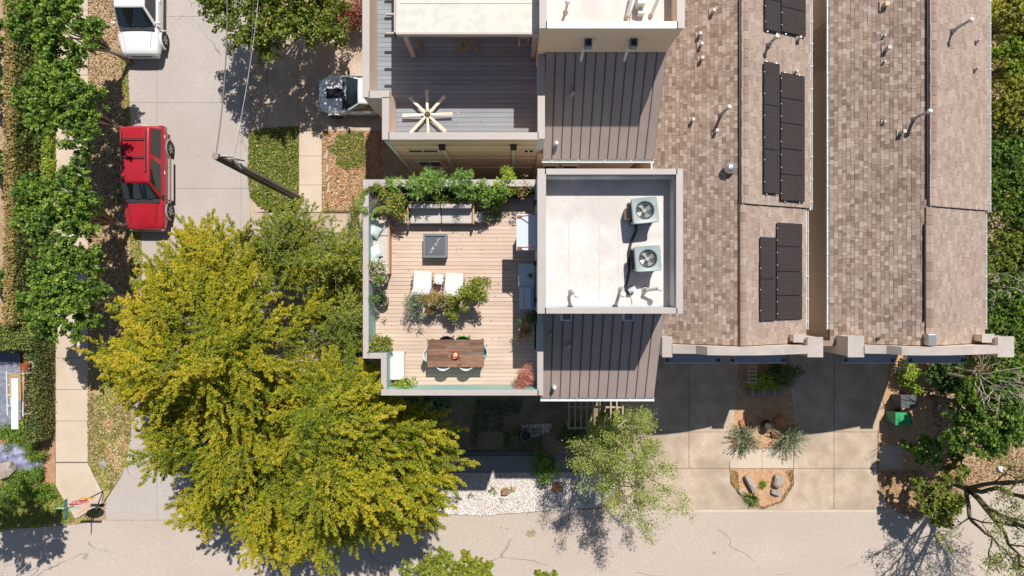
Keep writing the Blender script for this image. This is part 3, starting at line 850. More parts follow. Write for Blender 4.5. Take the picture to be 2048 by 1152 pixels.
ZE, ZR = 6.0, 7.4
X3, X4 = (5.4, 11.2), (12.11, 18.0)
def house_row(label, xw, xe, yn, seed, px_pillars, coping_pts, ridge_px, jog, far):
    """gabled shingle house; ridge runs north-south. jog: y where the raised rear part of the east slope ends"""
    t = thing('row_house', label, 'house', ((xw + xe) / 2, (yn - 2) / 2, 0))
    ys_ = -2.08
    xr = (xw + xe) / 2
    ze, zr = ZE, ZR
    if True:
        mb = MB(); mb.box(xw + .28, xe - .28, ys_ - .05, yn, 0, ze - .12)
        wl = mb.build('wall', m_cream, t)
    mb = MB()
    mb.add([(xw, ys_, ze), (xr, ys_, zr), (xe, ys_, ze), (xw, yn, ze), (xr, yn, zr), (xe, yn, ze),
            (xw, ys_, ze - .15), (xe, ys_, ze - .15), (xw, yn, ze - .15), (xe, yn, ze - .15)],
           [(0, 1, 4, 3), (1, 2, 5, 4), (0, 6, 7, 2, 1), (3, 4, 5, 9, 8), (0, 3, 8, 6), (2, 7, 9, 5), (6, 8, 9, 7)])
    rf = mb.build('roof', m_sh, t)
    me = rf.data
    at = me.attributes.new('tint', 'FLOAT', 'POINT'); at.data.foreach_set('value', [.1] * len(me.vertices))
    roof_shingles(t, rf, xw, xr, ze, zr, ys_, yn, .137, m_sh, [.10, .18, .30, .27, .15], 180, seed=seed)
    # raised rear slab on the east slope
    lift = .13
    mb = MB()
    yj = jog
    xo = .07
    mb.add([(xr - xo, yj, zr + lift), (xe + .14, yj, ze + lift - .1), (xe + .14, yn, ze + lift - .1), (xr - xo, yn, zr + lift),
            (xr - xo, yj, zr - .02), (xe + .14, yj, ze - .02), (xe + .14, yn, ze - .02), (xr - xo, yn, zr - .02)],
           [(0, 1, 2, 3), (4, 5, 1, 0), (3, 2, 6, 7), (0, 3, 7, 4), (1, 5, 6, 2)])
    rs = mb.build('raised_roof', m_sh2, t)
    at = rs.data.attributes.new('tint', 'FLOAT', 'POINT'); at.data.foreach_set('value', [.2] * 8)
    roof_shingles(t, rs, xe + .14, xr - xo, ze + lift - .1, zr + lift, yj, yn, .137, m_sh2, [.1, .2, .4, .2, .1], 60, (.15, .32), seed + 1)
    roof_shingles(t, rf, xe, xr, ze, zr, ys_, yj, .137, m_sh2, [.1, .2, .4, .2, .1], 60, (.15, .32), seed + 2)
    # ridge caps, piece by piece
    def caps(y0, y1, zt, x, par):
        n = int((y1 - y0) / .32)
        for i in range(n):
            a = y0 + (y1 - y0) * i / n; b = y0 + (y1 - y0) * (i + 1) / n - .01
            m = MB(); hw = .14; dz = hw * (zr - ze) / (xr - xw)
            z_ = zt + .022
            m.add([(x - hw, a, z_ - dz), (x, a, z_), (x + hw, a, z_ - dz), (x - hw, b, z_ - dz - .008), (x, b, z_ - .008), (x + hw, b, z_ - dz - .008),
                   (x - hw, a, z_ - dz - .03), (x + hw, a, z_ - dz - .03), (x - hw, b, z_ - dz - .03), (x + hw, b, z_ - dz - .03)],
                  [(0, 1, 4, 3), (1, 2, 5, 4), (0, 3, 8, 6), (2, 7, 9, 5), (0, 6, 7, 2, 1)])
            o = m.build('ridge_cap', m_cap, par)
            at = o.data.attributes.new('tint', 'FLOAT', 'POINT'); at.data.foreach_set('value', [random.random()] * 10)
    caps(yj, yn, zr + lift, xr + .06, rs)
    caps(ys_, yj, zr + .07, xr, rf)
    mb = MB(); mb.box(xr - .125, xr - .095, yj + .3 if far else ys_, yn, zr - .12, zr + .075)
    if not far: pass
    mb.build('ridge_shade_strip', m_dark, t)  # near-black strip paints the shadow line along the ridge step
    if far:
        MB().box(xr - .20, xr - .165, -1.2, 2.3, zr - .1, zr + .05).build('dark_ridge_strip', m_dark, t)  # thin near-black strip west of the lower ridge caps
    # gutters with hangers
    def gutter(x, y0, y1, z):
        m = MB(); m.box(x - .05, x + .05, y0, y1, z - .1, z - .085)
        m.box(x - .055, x - .04, y0, y1, z - .1, z); m.box(x + .04, x + .055, y0, y1, z - .1, z)
        g = m.build('gutter', m_gutter, t)
        k = y0 + .3
        while k < y1:
            MB().box(x - .075, x + .075, k, k + .02, z - .004, z + .006).build('hanger', m_gutter, g)
            k += .86
    gutter(xw - .05, ys_ + .5, yn, ze - .01)
    gutter(xe + .19, yj - .06, yn, ze + lift - .12)
    gutter(xe + .05, ys_ + .5, yj - .1, ze - .01)
    # front parapet with raised ends, coping following the gable
    zc = [(p[0], p[1]) for p in coping_pts]
    ysouth = -2.36
    for i, ((xa, za), (xb, zb)) in enumerate(zip(zc, zc[1:])):
        m = MB()
        y0, y1 = ysouth, ysouth + .25
        m.add([(xa, y0, 4.4), (xb, y0, 4.4), (xb, y1, 4.4), (xa, y1, 4.4), (xa, y0, za), (xb, y0, zb), (xb, y1, zb), (xa, y1, za)],
              [(0, 3, 2, 1), (4, 5, 6, 7), (0, 1, 5, 4), (2, 3, 7, 6), (1, 2, 6, 5), (3, 0, 4, 7)])
        pw = m.build('front_parapet', m_cream, t)
        m = MB()
        m.add([(xa, y0 - .03, za + .001), (xb, y0 - .03, zb + .001), (xb, y1 + .02, zb + .001), (xa, y1 + .02, za + .001),
               (xa, y0 - .03, za + .06), (xb, y0 - .03, zb + .06), (xb, y1 + .02, zb + .06), (xa, y1 + .02, za + .06)],
              [(0, 3, 2, 1), (4, 5, 6, 7), (0, 1, 5, 4), (2, 3, 7, 6), (1, 2, 6, 5), (3, 0, 4, 7)])
        m.build('coping', m_coping2, pw)
    for (xa, xb, y0, y1, z) in px_pillars:
        m = MB(); m.box(xa, xb, y0, y1, 0 if (y1 - y0) > .5 else 4.4, z)
        pw = m.build('corner_pier', m_cream, t)
        m = MB(); m.box(xa - .03, xb + .03, y0 - .03, y1 + .03, z + .001, z + .06); m.build('coping', m_coping2, pw)
    return t, xr, ze, zr, lift

cop3 = [(5.85, 7.05), (6.2, 7.12), (6.68, 7.15), (6.95, 7.65), (7.8, 7.76), (8.6, 7.74), (9.4, 7.58), (10.0, 7.38), (10.5, 7.2), (10.8, 7.05)]
t3, xr3, ze3, zr3, lf3 = house_row('brown shingled house with dark solar panels on its east slope, next to the metal roofs', X3[0], X3[1], 13.5, 21,
    [(5.52, 5.83, -2.5, -1.8, 7.0), (10.83, 11.34, -2.5, -1.82, 7.0)], cop3, None, 3.04, False)
cop4 = [(12.86, 7.05), (13.2, 7.12), (13.6, 7.15), (13.87, 7.65), (14.6, 7.76), (15.3, 7.74), (16.1, 7.58), (16.8, 7.38), (17.3, 7.2), (17.75, 7.05)]
t4, xr4, ze4, zr4, lf4 = house_row('brown shingled house at the right, without solar panels, beside the tree belt', X4[0], X4[1], 13.5, 31,
    [(12.3, 12.84, -2.5, -1.78, 7.0), (17.78, 18.32, -2.5, -1.8, 7.0)], cop4, None, 2.95, True)
for t, xs in ((t3, (10.4, 10.82)), (t4, (17.35, 17.77))):
    MB().box(xs[0], xs[1], -1.98, -1.72, 5.9, 6.78).build('return_wall', m_cream, t)
    MB().box(xs[0] - .02, xs[1] + .02, -2.01, -1.69, 6.781, 6.83).build('return_coping', m_coping2, t)
MB().box(11.36, 12.28, -2.2, -2.0, 0, 6.1).build('side_wall', m_brown, t4)
for t, spans in ((t3, ((6.0, 8.2), (8.56, 10.76))), (t4, ((13.0, 15.04), (15.53, 17.78)))):
    for xa, xb in spans:
        m = MB(); m.box(xa, xb, -2.93, -2.38, 5.14, 5.2); aw = m.build('canopy', m_awn, t)
        m = MB(); m.box(xa, xb, -2.95, -2.931, 5.1, 5.24); m.build('canopy_edge', m_gutter, aw)
        for x in (xa + .1, xb - .1): MB().obox((x, -2.83, 5.23), (.1, .1, .05)).build('bracket', m_dark, aw)
        m = MB(); m.box(xa + .1, xb - .1, -2.17, -2.132, .05, 2.4); gd = m.build('garage_door', m_white, t)
        for k in range(4): MB().box(xa + .12, xb - .12, -2.19, -2.171, .1 + k * .57, .62 + k * .57).build('door_panel', m_white, gd)
        m = MB(); m.box(xa + .3, xb - .3, -2.17, -2.132, 3.0, 4.2); w = m.build('window', m_trim, t)
        MB().box(xa + .36, xb - .36, -2.19, -2.171, 3.06, 4.14).build('pane', m_win, w)

# trellis on the gap wall of house 4 (seen from above in the gap)
m = MB()
for i in range(7): m.box(12.34, 12.37, 8.8 + i * .28, 8.82 + i * .28, 3.4, 5.4)
for i in range(5): m.box(12.31, 12.34, 8.8, 10.5, 3.5 + i * .45, 3.53 + i * .45)
m.build('trellis', m_tan if False else m_trim, t4)

# --- vents on the shingle roofs
def roofz(px, py, xw, xr, xe, east, raised=False):
    z = 6.8
    for _ in range(12):
        p = P(px, py, z)
        if east:
            z = ZR + (ZE - ZR) * (p.x - xr) / (xe - xr) + (.2 if raised else 0)
        else:
            z = ZE + (ZR - ZE) * (p.x - xw) / (xr - xw)
    return z
def vent_box(t, px, py, z, s=.13, h=.16, mat=None):
    p = P(px, py, z); m = MB()
    m.obox((p.x, p.y, z + .004), (s * 2.2, s * 2.6, .012))
    f = m.build('flashing', m_cap_plain, t)
    m = MB(); m.obox((p.x, p.y, z + h / 2), (s, s, h)); m.obox((p.x, p.y, z + h + .02), (s * 1.15, s * 1.15, .03))
    m.build('roof_vent', mat or m_pipe, t, bevel=.01)
def vent_pipe(t, px, py, z, h, r=.05, cap=.085, mat=None):
    p = P(px, py, z); m = MB()
    m.cyl((p.x, p.y, z - .05), r, h, 12); m.lathe((p.x, p.y, z), [(r * 2.2, .0), (r * 1.2, .14), (r, .15)], 12)
    o = m.build('vent_pipe', mat or m_pipe, t, smooth=False)
    MB().lathe((p.x, p.y, z + h - .05), [(0, 0), (cap, 0), (cap, .07), (cap * .7, .12), (0, .14)], 16).build('cap', m_gutter, o, smooth=False)
m_ventgrey = M('vent_grey', (.52, .50, .47), .6)
m_cap_plain = M('shingle_flashing', (.34, .27, .22), .8)
g3 = lambda x, y, e=False, r=False: roofz(x, y, X3[0], xr3, X3[1], e, r)
g4 = lambda x, y, e=False, r=False: roofz(x, y, X4[0], xr4, X4[1], e, r)
for x, y in ((1424, 26), (1397, 72), (1400, 92), (1401, 120), (1383, 242), (1430, 264)):
    vent_box(t3, x, y, g3(x, y), .10, .28, m_ventgrey)
vent_pipe(t3, 1442, 228, g3(1442, 228), .95)
p = P(1455, 338, g3(1455, 338)); m = MB(); m.lathe(p, [(.12, -.05), (.12, .12), (.17, .16), (.2, .26), (.17, .36), (.08, .42), (0, .43)], 20)
o = m.build('turbine_vent', m_steel, t3)
for k in range(16):
    a = k * math.pi / 8
    MB().obox((p.x + .195 * math.cos(a), p.y + .195 * math.sin(a), p.z + .26), (.05, .012, .16), a + .6).build('vane', m_pipe, o)
for x, y, h in ((1538, 88, .75),): vent_pipe(t3, x, y, g3(x, y, True, True), h)
for x, y in ((1597, 78), (1590, 145)): vent_box(t3, x, y, g3(x, y, True, True), .08, .2, m_ventgrey)
for x, y in ((1768, 12),): vent_box(t4, x, y, g4(x, y), .15, .22, M('clay_vent', (.62, .42, .28), .7))
for x, y in ((1770, 100), (1800, 266)): vent_box(t4, x, y, g4(x, y), .11, .3, m_ventgrey)
for x, y in ((1766, 73), (1766, 125), (1766, 245)): vent_box(t4, x, y, g4(x, y), .07, .14, m_pipe)
vent_pipe(t4, 1828, 236, g4(1828, 236), .95)
vent_pipe(t4, 1907, 60, g4(1907, 60, True, True), .95)
for x, y in ((1955, 82), (1952, 138)): vent_box(t4, x, y, g4(x, y, True, True), .06, .12, m_pipe)
vent_box(t4, 1753, 677, g4(1753, 677), .09, .12, m_dark)
p = P(1860, 679, 7.5); m = MB(); m.obox((p.x, p.y, 7.5), (.3, .42, .3)); m.build('metal_vent', m_steel, t4, bevel=.04)

# --- solar arrays on house 3
def solar(label, cols):
    """cols: px x0,x1, list of y joints, on the east slope"""
    x0, x1, ys0 = cols[0]
    c = P((x0 + x1) / 2, (ys0[0] + ys0[-1]) / 2, 6.8)
    raised = ys0[0] < 400
    off = lf3 if raised else 0.0
    sl = (ZR - ZE) / (X3[1] - xr3)
    t = thing('solar_array', label, 'solar panels', (c.x, c.y, 6.5), 'solar arrays on the shingle roof')
    for (x0, x1, ys_) in cols:
        def zx(px):
            z = 7.
            for _ in range(10):
                X = (px - 1024) / F * (H - z); z = ZR - sl * (X - xr3) + off + .12
            return X, z
        (xa, za), (xb, zb) = zx(x0), zx(x1)
        zm = (za + zb) / 2
        for a, b in zip(ys_, ys_[1:]):
            ya, yb = -(a - 576) / F * (H - zm) - .008, -(b - 576) / F * (H - zm) + .008
            m = MB(); xa_, xb_ = xa + .008, xb - .008
            for dz, nm in ((0, 0),):
                m.add([(xa_, yb, za - .04), (xb_, yb, zb - .04), (xb_, ya, zb - .04), (xa_, ya, za - .04), (xa_, yb, za), (xb_, yb, zb), (xb_, ya, zb), (xa_, ya, za)],
                      [(0, 3, 2, 1), (4, 5, 6, 7), (0, 1, 5, 4), (2, 3, 7, 6), (1, 2, 6, 5), (3, 0, 4, 7)])
            pn = m.build('solar_panel', m_solarf, t)
            f = .018; ax = (zb - za) / (xb_ - xa_)
            m = MB(); m.quad((xa_ + f, yb + f, za + ax * f + .003), (xb_ - f, yb + f, zb - ax * f + .003), (xb_ - f, ya - f, zb - ax * f + .003), (xa_ + f, ya - f, za + ax * f + .003))
            m.build('glass', m_solar, pn)
            m = MB()
            for k in (.25, .75):
                m.obox((xa_ + .012, ya + (yb - ya) * k, za + .004), (.02, .03, .012))
            m.build('clamp', m_gutter, pn)
        yT, yB = -(ys_[0] - 576) / F * (H - zm), -(ys_[-1] - 576) / F * (H - zm)
        for k in (.2, .8):
            m = MB(); X = xa + (xb - xa) * k; Z = za + (zb - za) * k
            m.box(X - .02, X + .02, yB - .05, yT + .04, Z - .10, Z - .05); m.build('rail', m_steel, t)
    return t
solar('dark solar array cut by the top edge of the photo, above the white vent cap', [(1530, 1562, [-60, 0, 62]), (1563, 1612, [-80, -32, 18, 68])])
solar('longest dark solar array, in the middle of the east slope', [(1528, 1560, [125, 211, 299, 387]), (1561.5, 1610, [148, 199, 248, 299, 350, 402])])
solar('short dark solar array nearest the front parapet of the shingled house', [(1520, 1552, [474, 558, 642]), (1553.5, 1605, [446, 493, 543, 591, 639])])

# --- terrace house (house 2) and deck house (house 1) share the same builders
def wallbox(name, x0, x1, y0, y1, z0, z1, mat, t, cop=None, over=.01, ct=.05, cmat=None):
    w = MB().box(x0, x1, y0, y1, z0, z1).build(name, mat, t)
    if cop is not None:
        MB().box(x0 - over, x1 + over, y0 - over, y1 + over, z1 + .001, z1 + ct).build('coping', cmat or m_coping, w, bevel=.008)
    return w
def metal_roof(t, x0, x1, yt, yb, zt, zb, n):
    rf = MB().add([(x0, yb, zb - .1), (x1, yb, zb - .1), (x1, yt, zt - .1), (x0, yt, zt - .1), (x0, yb, zb - .02), (x1, yb, zb - .02), (x1, yt, zt - .02), (x0, yt, zt - .02)],
                  [(0, 3, 2, 1), (4, 5, 6, 7), (0, 1, 5, 4), (2, 3, 7, 6), (1, 2, 6, 5), (3, 0, 4, 7)]).build('metal_roof', m_metal2, t)
    w = (x1 - x0) / n
    for i in range(n):
        a, b = x0 + i * w, x0 + (i + 1) * w
        m = MB()
        m.add([(a + .016, yb, zb - .02), (b - .016, yb, zb - .02), (b - .016, yt, zt - .02), (a + .016, yt, zt - .02), (a + .016, yb, zb), (b - .016, yb, zb), (b - .016, yt, zt), (a + .016, yt, zt)],
              [(4, 5, 6, 7), (0, 1, 5, 4), (1, 2, 6, 5), (3, 0, 4, 7)])
        m.build('roof_panel', m_metal, rf)
        if i:
            m = MB(); m.add([(a - .009, yb, zb + .035), (a + .009, yb, zb + .035), (a + .009, yt, zt + .035), (a - .009, yt, zt + .035), (a - .009, yb, zb - .02), (a + .009, yb, zb - .02), (a + .009, yt, zt - .02), (a - .009, yt, zt - .02)],
              [(0, 1, 2, 3), (4, 5, 1, 0), (5, 6, 2, 1), (7, 4, 0, 3)])
            m.build('seam', m_metal2, rf)
    m = MB(); m.box(x0 - .02, x1 + .02, yb - .10, yb - .015, zb - .14, zb - .12); m.box(x0 - .02, x1 + .02, yb - .115, yb - .10, zb - .14, zb - .02)
    m.box(x0 - .02, x1 + .02, yb - .015, yb - .003, zb - .14, zb - .03)
    g = m.build('eave_gutter', m_gutter, t)
    k = x0 + .3
    while k < x1:
        MB().box(k, k + .02, yb - .11, yb - .01, zb - .028, zb - .02).build('hanger', m_gutter, g); k += .9
    return rf
def deck(t, y0, y1, xf, pitch, z, mat):
    """boards running east-west; xf(y) gives the ends"""
    d = MB().box(xf(y0)[0], xf(y1)[1], y0, y1, z - .3, z - .045).build('deck', m_dark, t)
    n = int((y1 - y0) / pitch)
    for i in range(n):
        a = y0 + i * pitch; x0, x1 = xf(a + pitch / 2)
        spl = [x0, x1] if i % 3 else [x0, x0 + (x1 - x0) * random.uniform(.3, .7), x1]
        for xa, xb in zip(spl, spl[1:]):
            b = MB().box(xa + .002, xb - .002, a + .004, a + pitch - .005, z - .03, z + random.uniform(0, .001)).build('deck_board', mat, d)
            at = b.data.attributes.new('tint', 'FLOAT', 'POINT'); at.data.foreach_set('value', [random.random()] * 8)
    return d
m_tandeck = MPiece('tan_deck_board', [(0, (.53, .395, .305)), (.5, (.57, .43, .335)), (1, (.61, .465, .37))], .10, 9, .7, (.25, 8, 1), .05)
m_greydeck = MPiece('grey_deck_board', [(0, (.215, .235, .26)), (.5, (.24, .262, .29)), (1, (.27, .29, .315))], .10, 9, .7, (.25, 8, 1), .05)

# house 2
T2 = thing('terrace_house', 'pale house with furnished roof terrace, white tower roof and bronze metal roof at its side', 'house', (0, 0, 0))
ZD = 9.5
wx0, wx1, wy0, wy1 = -4.656, .97, -3.355, 3.386
MB().prism([(wx0, wy1), (wx0, -2.2), (-4.09, -2.2), (-4.09, wy0), (4.6, wy0 - .2), (4.6, 0), (4.6, wy1 - .1), (wx1, wy1)], 0, 8.7).build('wall', m_blue, T2)
MB().prism([(wx0 + .001, wy1 - .001), (wx0 + .001, -2.2), (-4.09, -2.2), (-4.09, wy0 + .001), (wx1, wy0 + .001), (wx1, wy1 - .001)], 8.701, ZD - .3).build('upper_wall', m_blue, T2)
zp = 10.6
th = .16
def pp(x0, x1, y0, y1):
    return wallbox('parapet', x0, x1, y0, y1, 8.7, zp, m_teal, T2, True)
pp(wx0, wx0 + th, -2.2, wy1)                       # west
pp(wx0 + th, -4.09 + th, -2.2, -2.2 + th)          # jog
pp(-4.09, -4.09 + th, wy0, -2.2)                   # lower west
pp(-4.09 + th, wx1 - th + .02, wy0, wy0 + th)      # south
pp(.80, .97, wy0, -.74)                            # east by metal roof
pp(wx0 + th, .72, wy1 - .2, wy1)                   # north
# thin outer skins so the parapet reads grey-white outside and teal inside
MB().box(wx0 - .02, -4.09, -2.22, -2.201, 8.7, zp - .01).build('corner_trim', m_coping, T2)
def xf2(y): return (wx0 + th + .003, .742) if y > -2.2 + th else ((-4.09 + th + .003, .797))
deck(T2, wy0 + th + .003, wy1 - .203, xf2, .131, ZD, m_tandeck)
tx0, tx1, ty0, ty1, zt = .745, 4.80, -.717, 3.35, 12.8
tower = MB().box(tx0, tx1, ty0, ty1, 8.7, 12.0).build('tower_wall', m_blue, T2)
MB().box(tx0 + .2, tx1 - .2, ty0 + .2, ty1 - .2, 12.0005, 12.003).build('tower_roof', m_tpo, T2)
for a in ((tx0, tx0 + .21, ty0, ty1), (tx1 - .16, tx1, ty0, ty1), (tx0 + .21, tx1 - .16, ty1 - .16, ty1), (tx0 + .21, tx1 - .16, ty0, ty0 + .16)):
    w = MB().box(a[0], a[1], a[2], a[3], 12.0, zt).build('tower_parapet', m_tpo, T2)
    MB().box(a[0] - .03, a[1] + .0, a[2] - .0, a[3] + .0, zt + .001, zt + .05).build('coping', m_coping, w)
MB().box(tx0 + .23, tx1 - .18, ty1 - .20, ty1 - .162, 12.004, 12.70).build('stained_flashing', m_grime, T2)
MB().box(tx1 - .19, tx1 - .162, ty0 + .2, ty1 - .2, 12.004, 12.60).build('side_flashing', m_tpo, T2)
for y in (-.2, .95, 2.1):                           # membrane laps, proud sheets
    pass
for i, x in enumerate((1.65, 2.55, 3.1)):
    MB().box(x, x + .03, ty0 + .2, ty1 - .2, 12.0035, 12.008).build('membrane_lap', m_lap, T2)
metal_roof(T2, .99, 4.82, -.72, -3.73, 10.4, 8.85, 12)
for px, py in ((1108, 773),):
    vent_pipe(T2, px, py, 9.05, .28, .045, .07)
for px, py in ((1101, 668), (1138, 692)):
    p = P(px, py, 10.0); MB().lathe((p.x, p.y, p.z - .25), [(.1, 0), (.06, .2), (.045, .42), (0, .42)], 12).build('pipe_boot', m_pipe, T2)
for px in (1133, 1257):
    p = P(px, 634, 12.0); m = MB(); m.box(p.x - .15, p.x + .15, -.96, -.72, 11.75, 11.8); m.box(p.x - .15, p.x - .12, -.96, -.72, 11.8, 12.05); m.box(p.x + .12, p.x + .15, -.96, -.72, 11.8, 12.05); m.box(p.x - .12, p.x + .12, -.96, -.93, 11.8, 12.05)
    m.build('scupper_box', m_counter, T2)
# south windows of the terrace house
for x in (-3.0, -1.2, 2.2, 3.6):
    for z in (1.0, 4.2, 6.6):
        y = wy0 - (.2 * (x + 4.09) / 8.69)
        w = MB().box(x - .5, x + .5, y - .06, y + .1, z, z + 1.5).build('window', m_white, T2)
        MB().box(x - .44, x + .44, y - .08, y - .061, z + .06, z + 1.44).build('pane', m_win, w)
# canopy over the terrace door hung on two rods
cx0, cy0, cy1 = .13, 1.125, 2.2
MB().box(cx0, tx0 - .002, cy0, cy1, 11.66, 11.72).build('door_canopy', m_counter, T2)
for y in (cy0 + .07, cy1 - .08):
    r_ = MB().tube([(cx0 + .08, y, 11.73), (tx0, y + .01, 12.25)], .016, 6).build('canopy_rod', m_rust, T2)
    MB().obox((cx0 + .09, y, 11.745), (.12, .07, .05)).build('rod_bracket', m_rust, r_)
MB().box(tx0 - .03, tx0 - .001, cy0 + .1, cy1 - .1, ZD, 11.55).build('terrace_door', m_win, T2)
for y in (-.35, .75, 2.6):
    w = MB().box(tx0 - .09, tx0 - .001, y - .07, y + .07, 11.1, 11.35).build('wall_lamp', m_dark, T2)

# house 1
T1 = thing('deck_house', 'beige house with grey roof deck, white canopy and bronze metal roof', 'house', (0, 8, 0))
ax0, ax1, ay0, ay1 = -4.656, 1.03, 4.67, 13.0
jy = 5.97
MB().prism([(ax0 + .05, ay1), (ax0 + .05, jy + .02), (-4.02, jy + .02), (-4.02, ay0 + .02), (.9, ay0 + .02), (.9, 4.6), (4.5, 4.6), (4.5, ay1)], 0, 8.6).build('wall', m_beige, T1)
MB().prism([(ax0 + .05, ay1), (ax0 + .05, jy + .02), (-4.02, jy + .02), (-4.02, ay0 + .02), (ax1 - .05, ay0 + .02), (ax1 - .05, ay1)], 8.601, 9.1).build('upper_wall', m_beige, T1)
for nm, a in (('w', (ax0, ax0 + .2, jy, ay1)), ('j', (ax0 + .2, -4.04 + .2, jy, jy + .2)), ('l', (-4.04, -4.04 + .2, ay0, jy)), ('s', (-4.04 + .2, ax1 - .2, ay0, ay0 + .2)), ('e', (ax1 - .2, ax1, ay0, ay1))):
    w = MB().box(a[0], a[1], a[2], a[3], 8.8, 10.6).build('parapet', m_cream if nm != 's' else m_beige, T1)
    MB().box(a[0] - .025, a[1] + .0, a[2] - .025 if nm in 'sjl' else a[2], a[3], 10.601, 10.65).build('coping', m_coping, w)
def xf1(y): return (ax0 + .203, ax1 - .203) if y > jy + .2 else (-4.04 + .203, ax1 - .203)
deck(T1, ay0 + .203, 11.5, xf1, .155, 9.4, m_greydeck)
# white canopy roof on posts with rafter tails
cz = 11.9
aw = MB().box(-3.40, .86, 7.50, 12.9, cz, cz + .06).build('canopy_roof', m_tpo2, T1)
m = MB(); m.box(-3.46, -3.405, 7.44, 12.9, cz - .12, cz + .09); m.box(-3.46, .9, 7.44, 7.495, cz - .12, cz + .09); m.box(.865, .9, 7.5, 12.9, cz - .12, cz + .09)
m.build('canopy_fascia', m_coping, aw)
for i in range(9):
    y = 7.5 + i * .56
    MB().box(-3.72, -3.47, y, y + .05, cz - .12, cz - .02).build('rafter_tail', m_coping, aw)
MB().box(-3.3, .8, 8.35, 8.38, cz + .061, cz + .075).build('roof_lap', m_tpo2, aw)
MB().box(-3.3, .8, 8.50, 8.53, cz + .061, cz + .075).build('roof_lap', m_tpo2, aw)
for x, y in ((-3.25, 7.7), (.7, 7.7), (-3.25, 11.5)):
    MB().box(x - .07, x + .07, y - .07, y + .07, 9.4, cz - .121).build('canopy_post', m_coping, T1)
# tower of house 1
MB().box(.80, 4.80, 7.32, ay1, 8.7, 12.0).build('tower_wall', m_trim, T1)
MB().box(1.0, 4.65, 7.5, ay1, 12.0005, 12.003).build('tower_roof', m_tpo, T1)
for a in ((.80, .98, 7.32, ay1), (4.66, 4.82, 7.32, ay1), (.98, 4.66, 7.32, 7.48)):
    w = MB().box(a[0], a[1], a[2], a[3], 12.0, 12.8).build('tower_parapet', m_trim, T1)
    MB().box(a[0] - .03, a[1] + .03 if a[0] > 4 else a[1], a[2] - .03, a[3], 12.801, 12.85).build('coping', m_gutter if a[3] < 8 else m_coping, w)
metal_roof(T1, 1.04, 4.82, 7.30, 4.38, 10.8, 8.82, 12)
for px in (1177, 1268):
    p = P(px, 77, 12.0)
    sc = MB().box(p.x - .11, p.x + .11, 7.08, 7.318, 11.75, 12.0).build('scupper_box', m_awn, T1)
    MB().box(p.x - .08, p.x + .08, 7.11, 7.29, 12.0005, 12.006).build('opening', m_dark, sc)
    MB().tube([(p.x - .05, 7.22, 11.76), (p.x - .1, 7.16, 11.35), (p.x - .12, 7.0, 11.0)], .045, 6).build('downspout', m_gutter, T1)
for px, py in ((1112, 290),): vent_pipe(T1, px, py, 9.0, .3, .045, .075)
for px, py in ((1190, 138), (1145, 187), (1105, 160)):
    p = P(px, py, 10.2); MB().lathe((p.x, p.y, p.z - .3), [(.13, 0), (.08, .2), (.05, .48), (0, .48)], 4 if px != 1105 else 10).build('pipe_boot', m_coping, T1)
vent_pipe(T1, 1131, 25, 12.0, .75, .04, .075)
for (x, y, x2, y2) in ((1253, 34, 1268, -25), (1302, 30, 1322, -15)):
    a, b = P(x, y, 12.05), P(x2, y2, 12.4)
    MB().tube([a + Vector((0, 0, -.05)), a + Vector((0, 0, .1)), b], [.08, .05, .04], 8).build('conduit', m_pipe, T1)
p = P(1280, 5, 12.2); MB().obox((p.x, p.y, 12.3), (.22, .3, .4)).build('electrical_box', m_gutter, T1, bevel=.01)
p = P(1281, 27, 12.1); MB().obox((p.x, p.y, 12.15), (.2, .14, .25)).build('electrical_box', m_counter, T1, bevel=.01)
MB().tube([P(1272, 0, 12.3), P(1262, 25, 12.1), P(1260, 42, 12.05)], .014, 5).build('conduit', m_pipe, T1)
# south face dress: panel battens, windows, scuppers, downspouts (lower wall below z 9)
ysf = ay0
def face(x0, x1, z0, z1, d=.03, mat=None, name='batten', par=None):
    return MB().box(x0, x1, ysf - d, ysf - .001, z0, z1).build(name, mat or m_trim, par or T1)
face(-4.02, .8, 9.66, 9.74); face(-4.0, .8, 7.6, 7.7)
face(-4.02, .8, 5.6, 5.7)
face(-4.03, -3.92, .1, 10.5, .035); 
for x in (-2.28, .05):
    sc = face(x - .1, x + .1, 9.6, 9.85, .16, m_dark, 'scupper_box')
    MB().box(x - .07, x + .07, ysf - .15, ysf - .03, 9.851, 9.856).build('opening', m_glassy, sc)
    face(x - .05, x + .05, .3, 9.58, .07, m_trim, 'downspout')
for x0, x1, z0, z1 in ((-3.55, -2.45, 8.75, 9.15), (-3.5, -2.6, 6.2, 7.0), (.35, .78, 8.75, 9.15)):
    w = face(x0, x1, z0, z1, .05, m_trim, 'window')
    MB().box(x0 + .07, (x0 + x1) / 2 - .03, ysf - .06, ysf - .051, z0 + .06, z1 - .06).build('pane', m_win, w)
    MB().box((x0 + x1) / 2 + .03, x1 - .07, ysf - .06, ysf - .051, z0 + .06, z1 - .06).build('pane', m_win, w)
for x0, x1 in ((1.15, 1.75), (1.85, 2.5)):
    for z0 in (7.3, 5.6):
        w = MB().box(x0, x1, 4.54, 4.599, z0, z0 + 1.0).build('window', m_trim, T1)
        MB().box(x0 + .08, x1 - .08, 4.525, 4.539, z0 + .08, z0 + .92).build('pane', m_win, w)
# fascia tails under the eave
for x in (2.7, 3.2, 3.7): MB().box(x, x + .08, 4.3, 4.598, 8.45, 8.55).build('bracket', m_trim, T1)

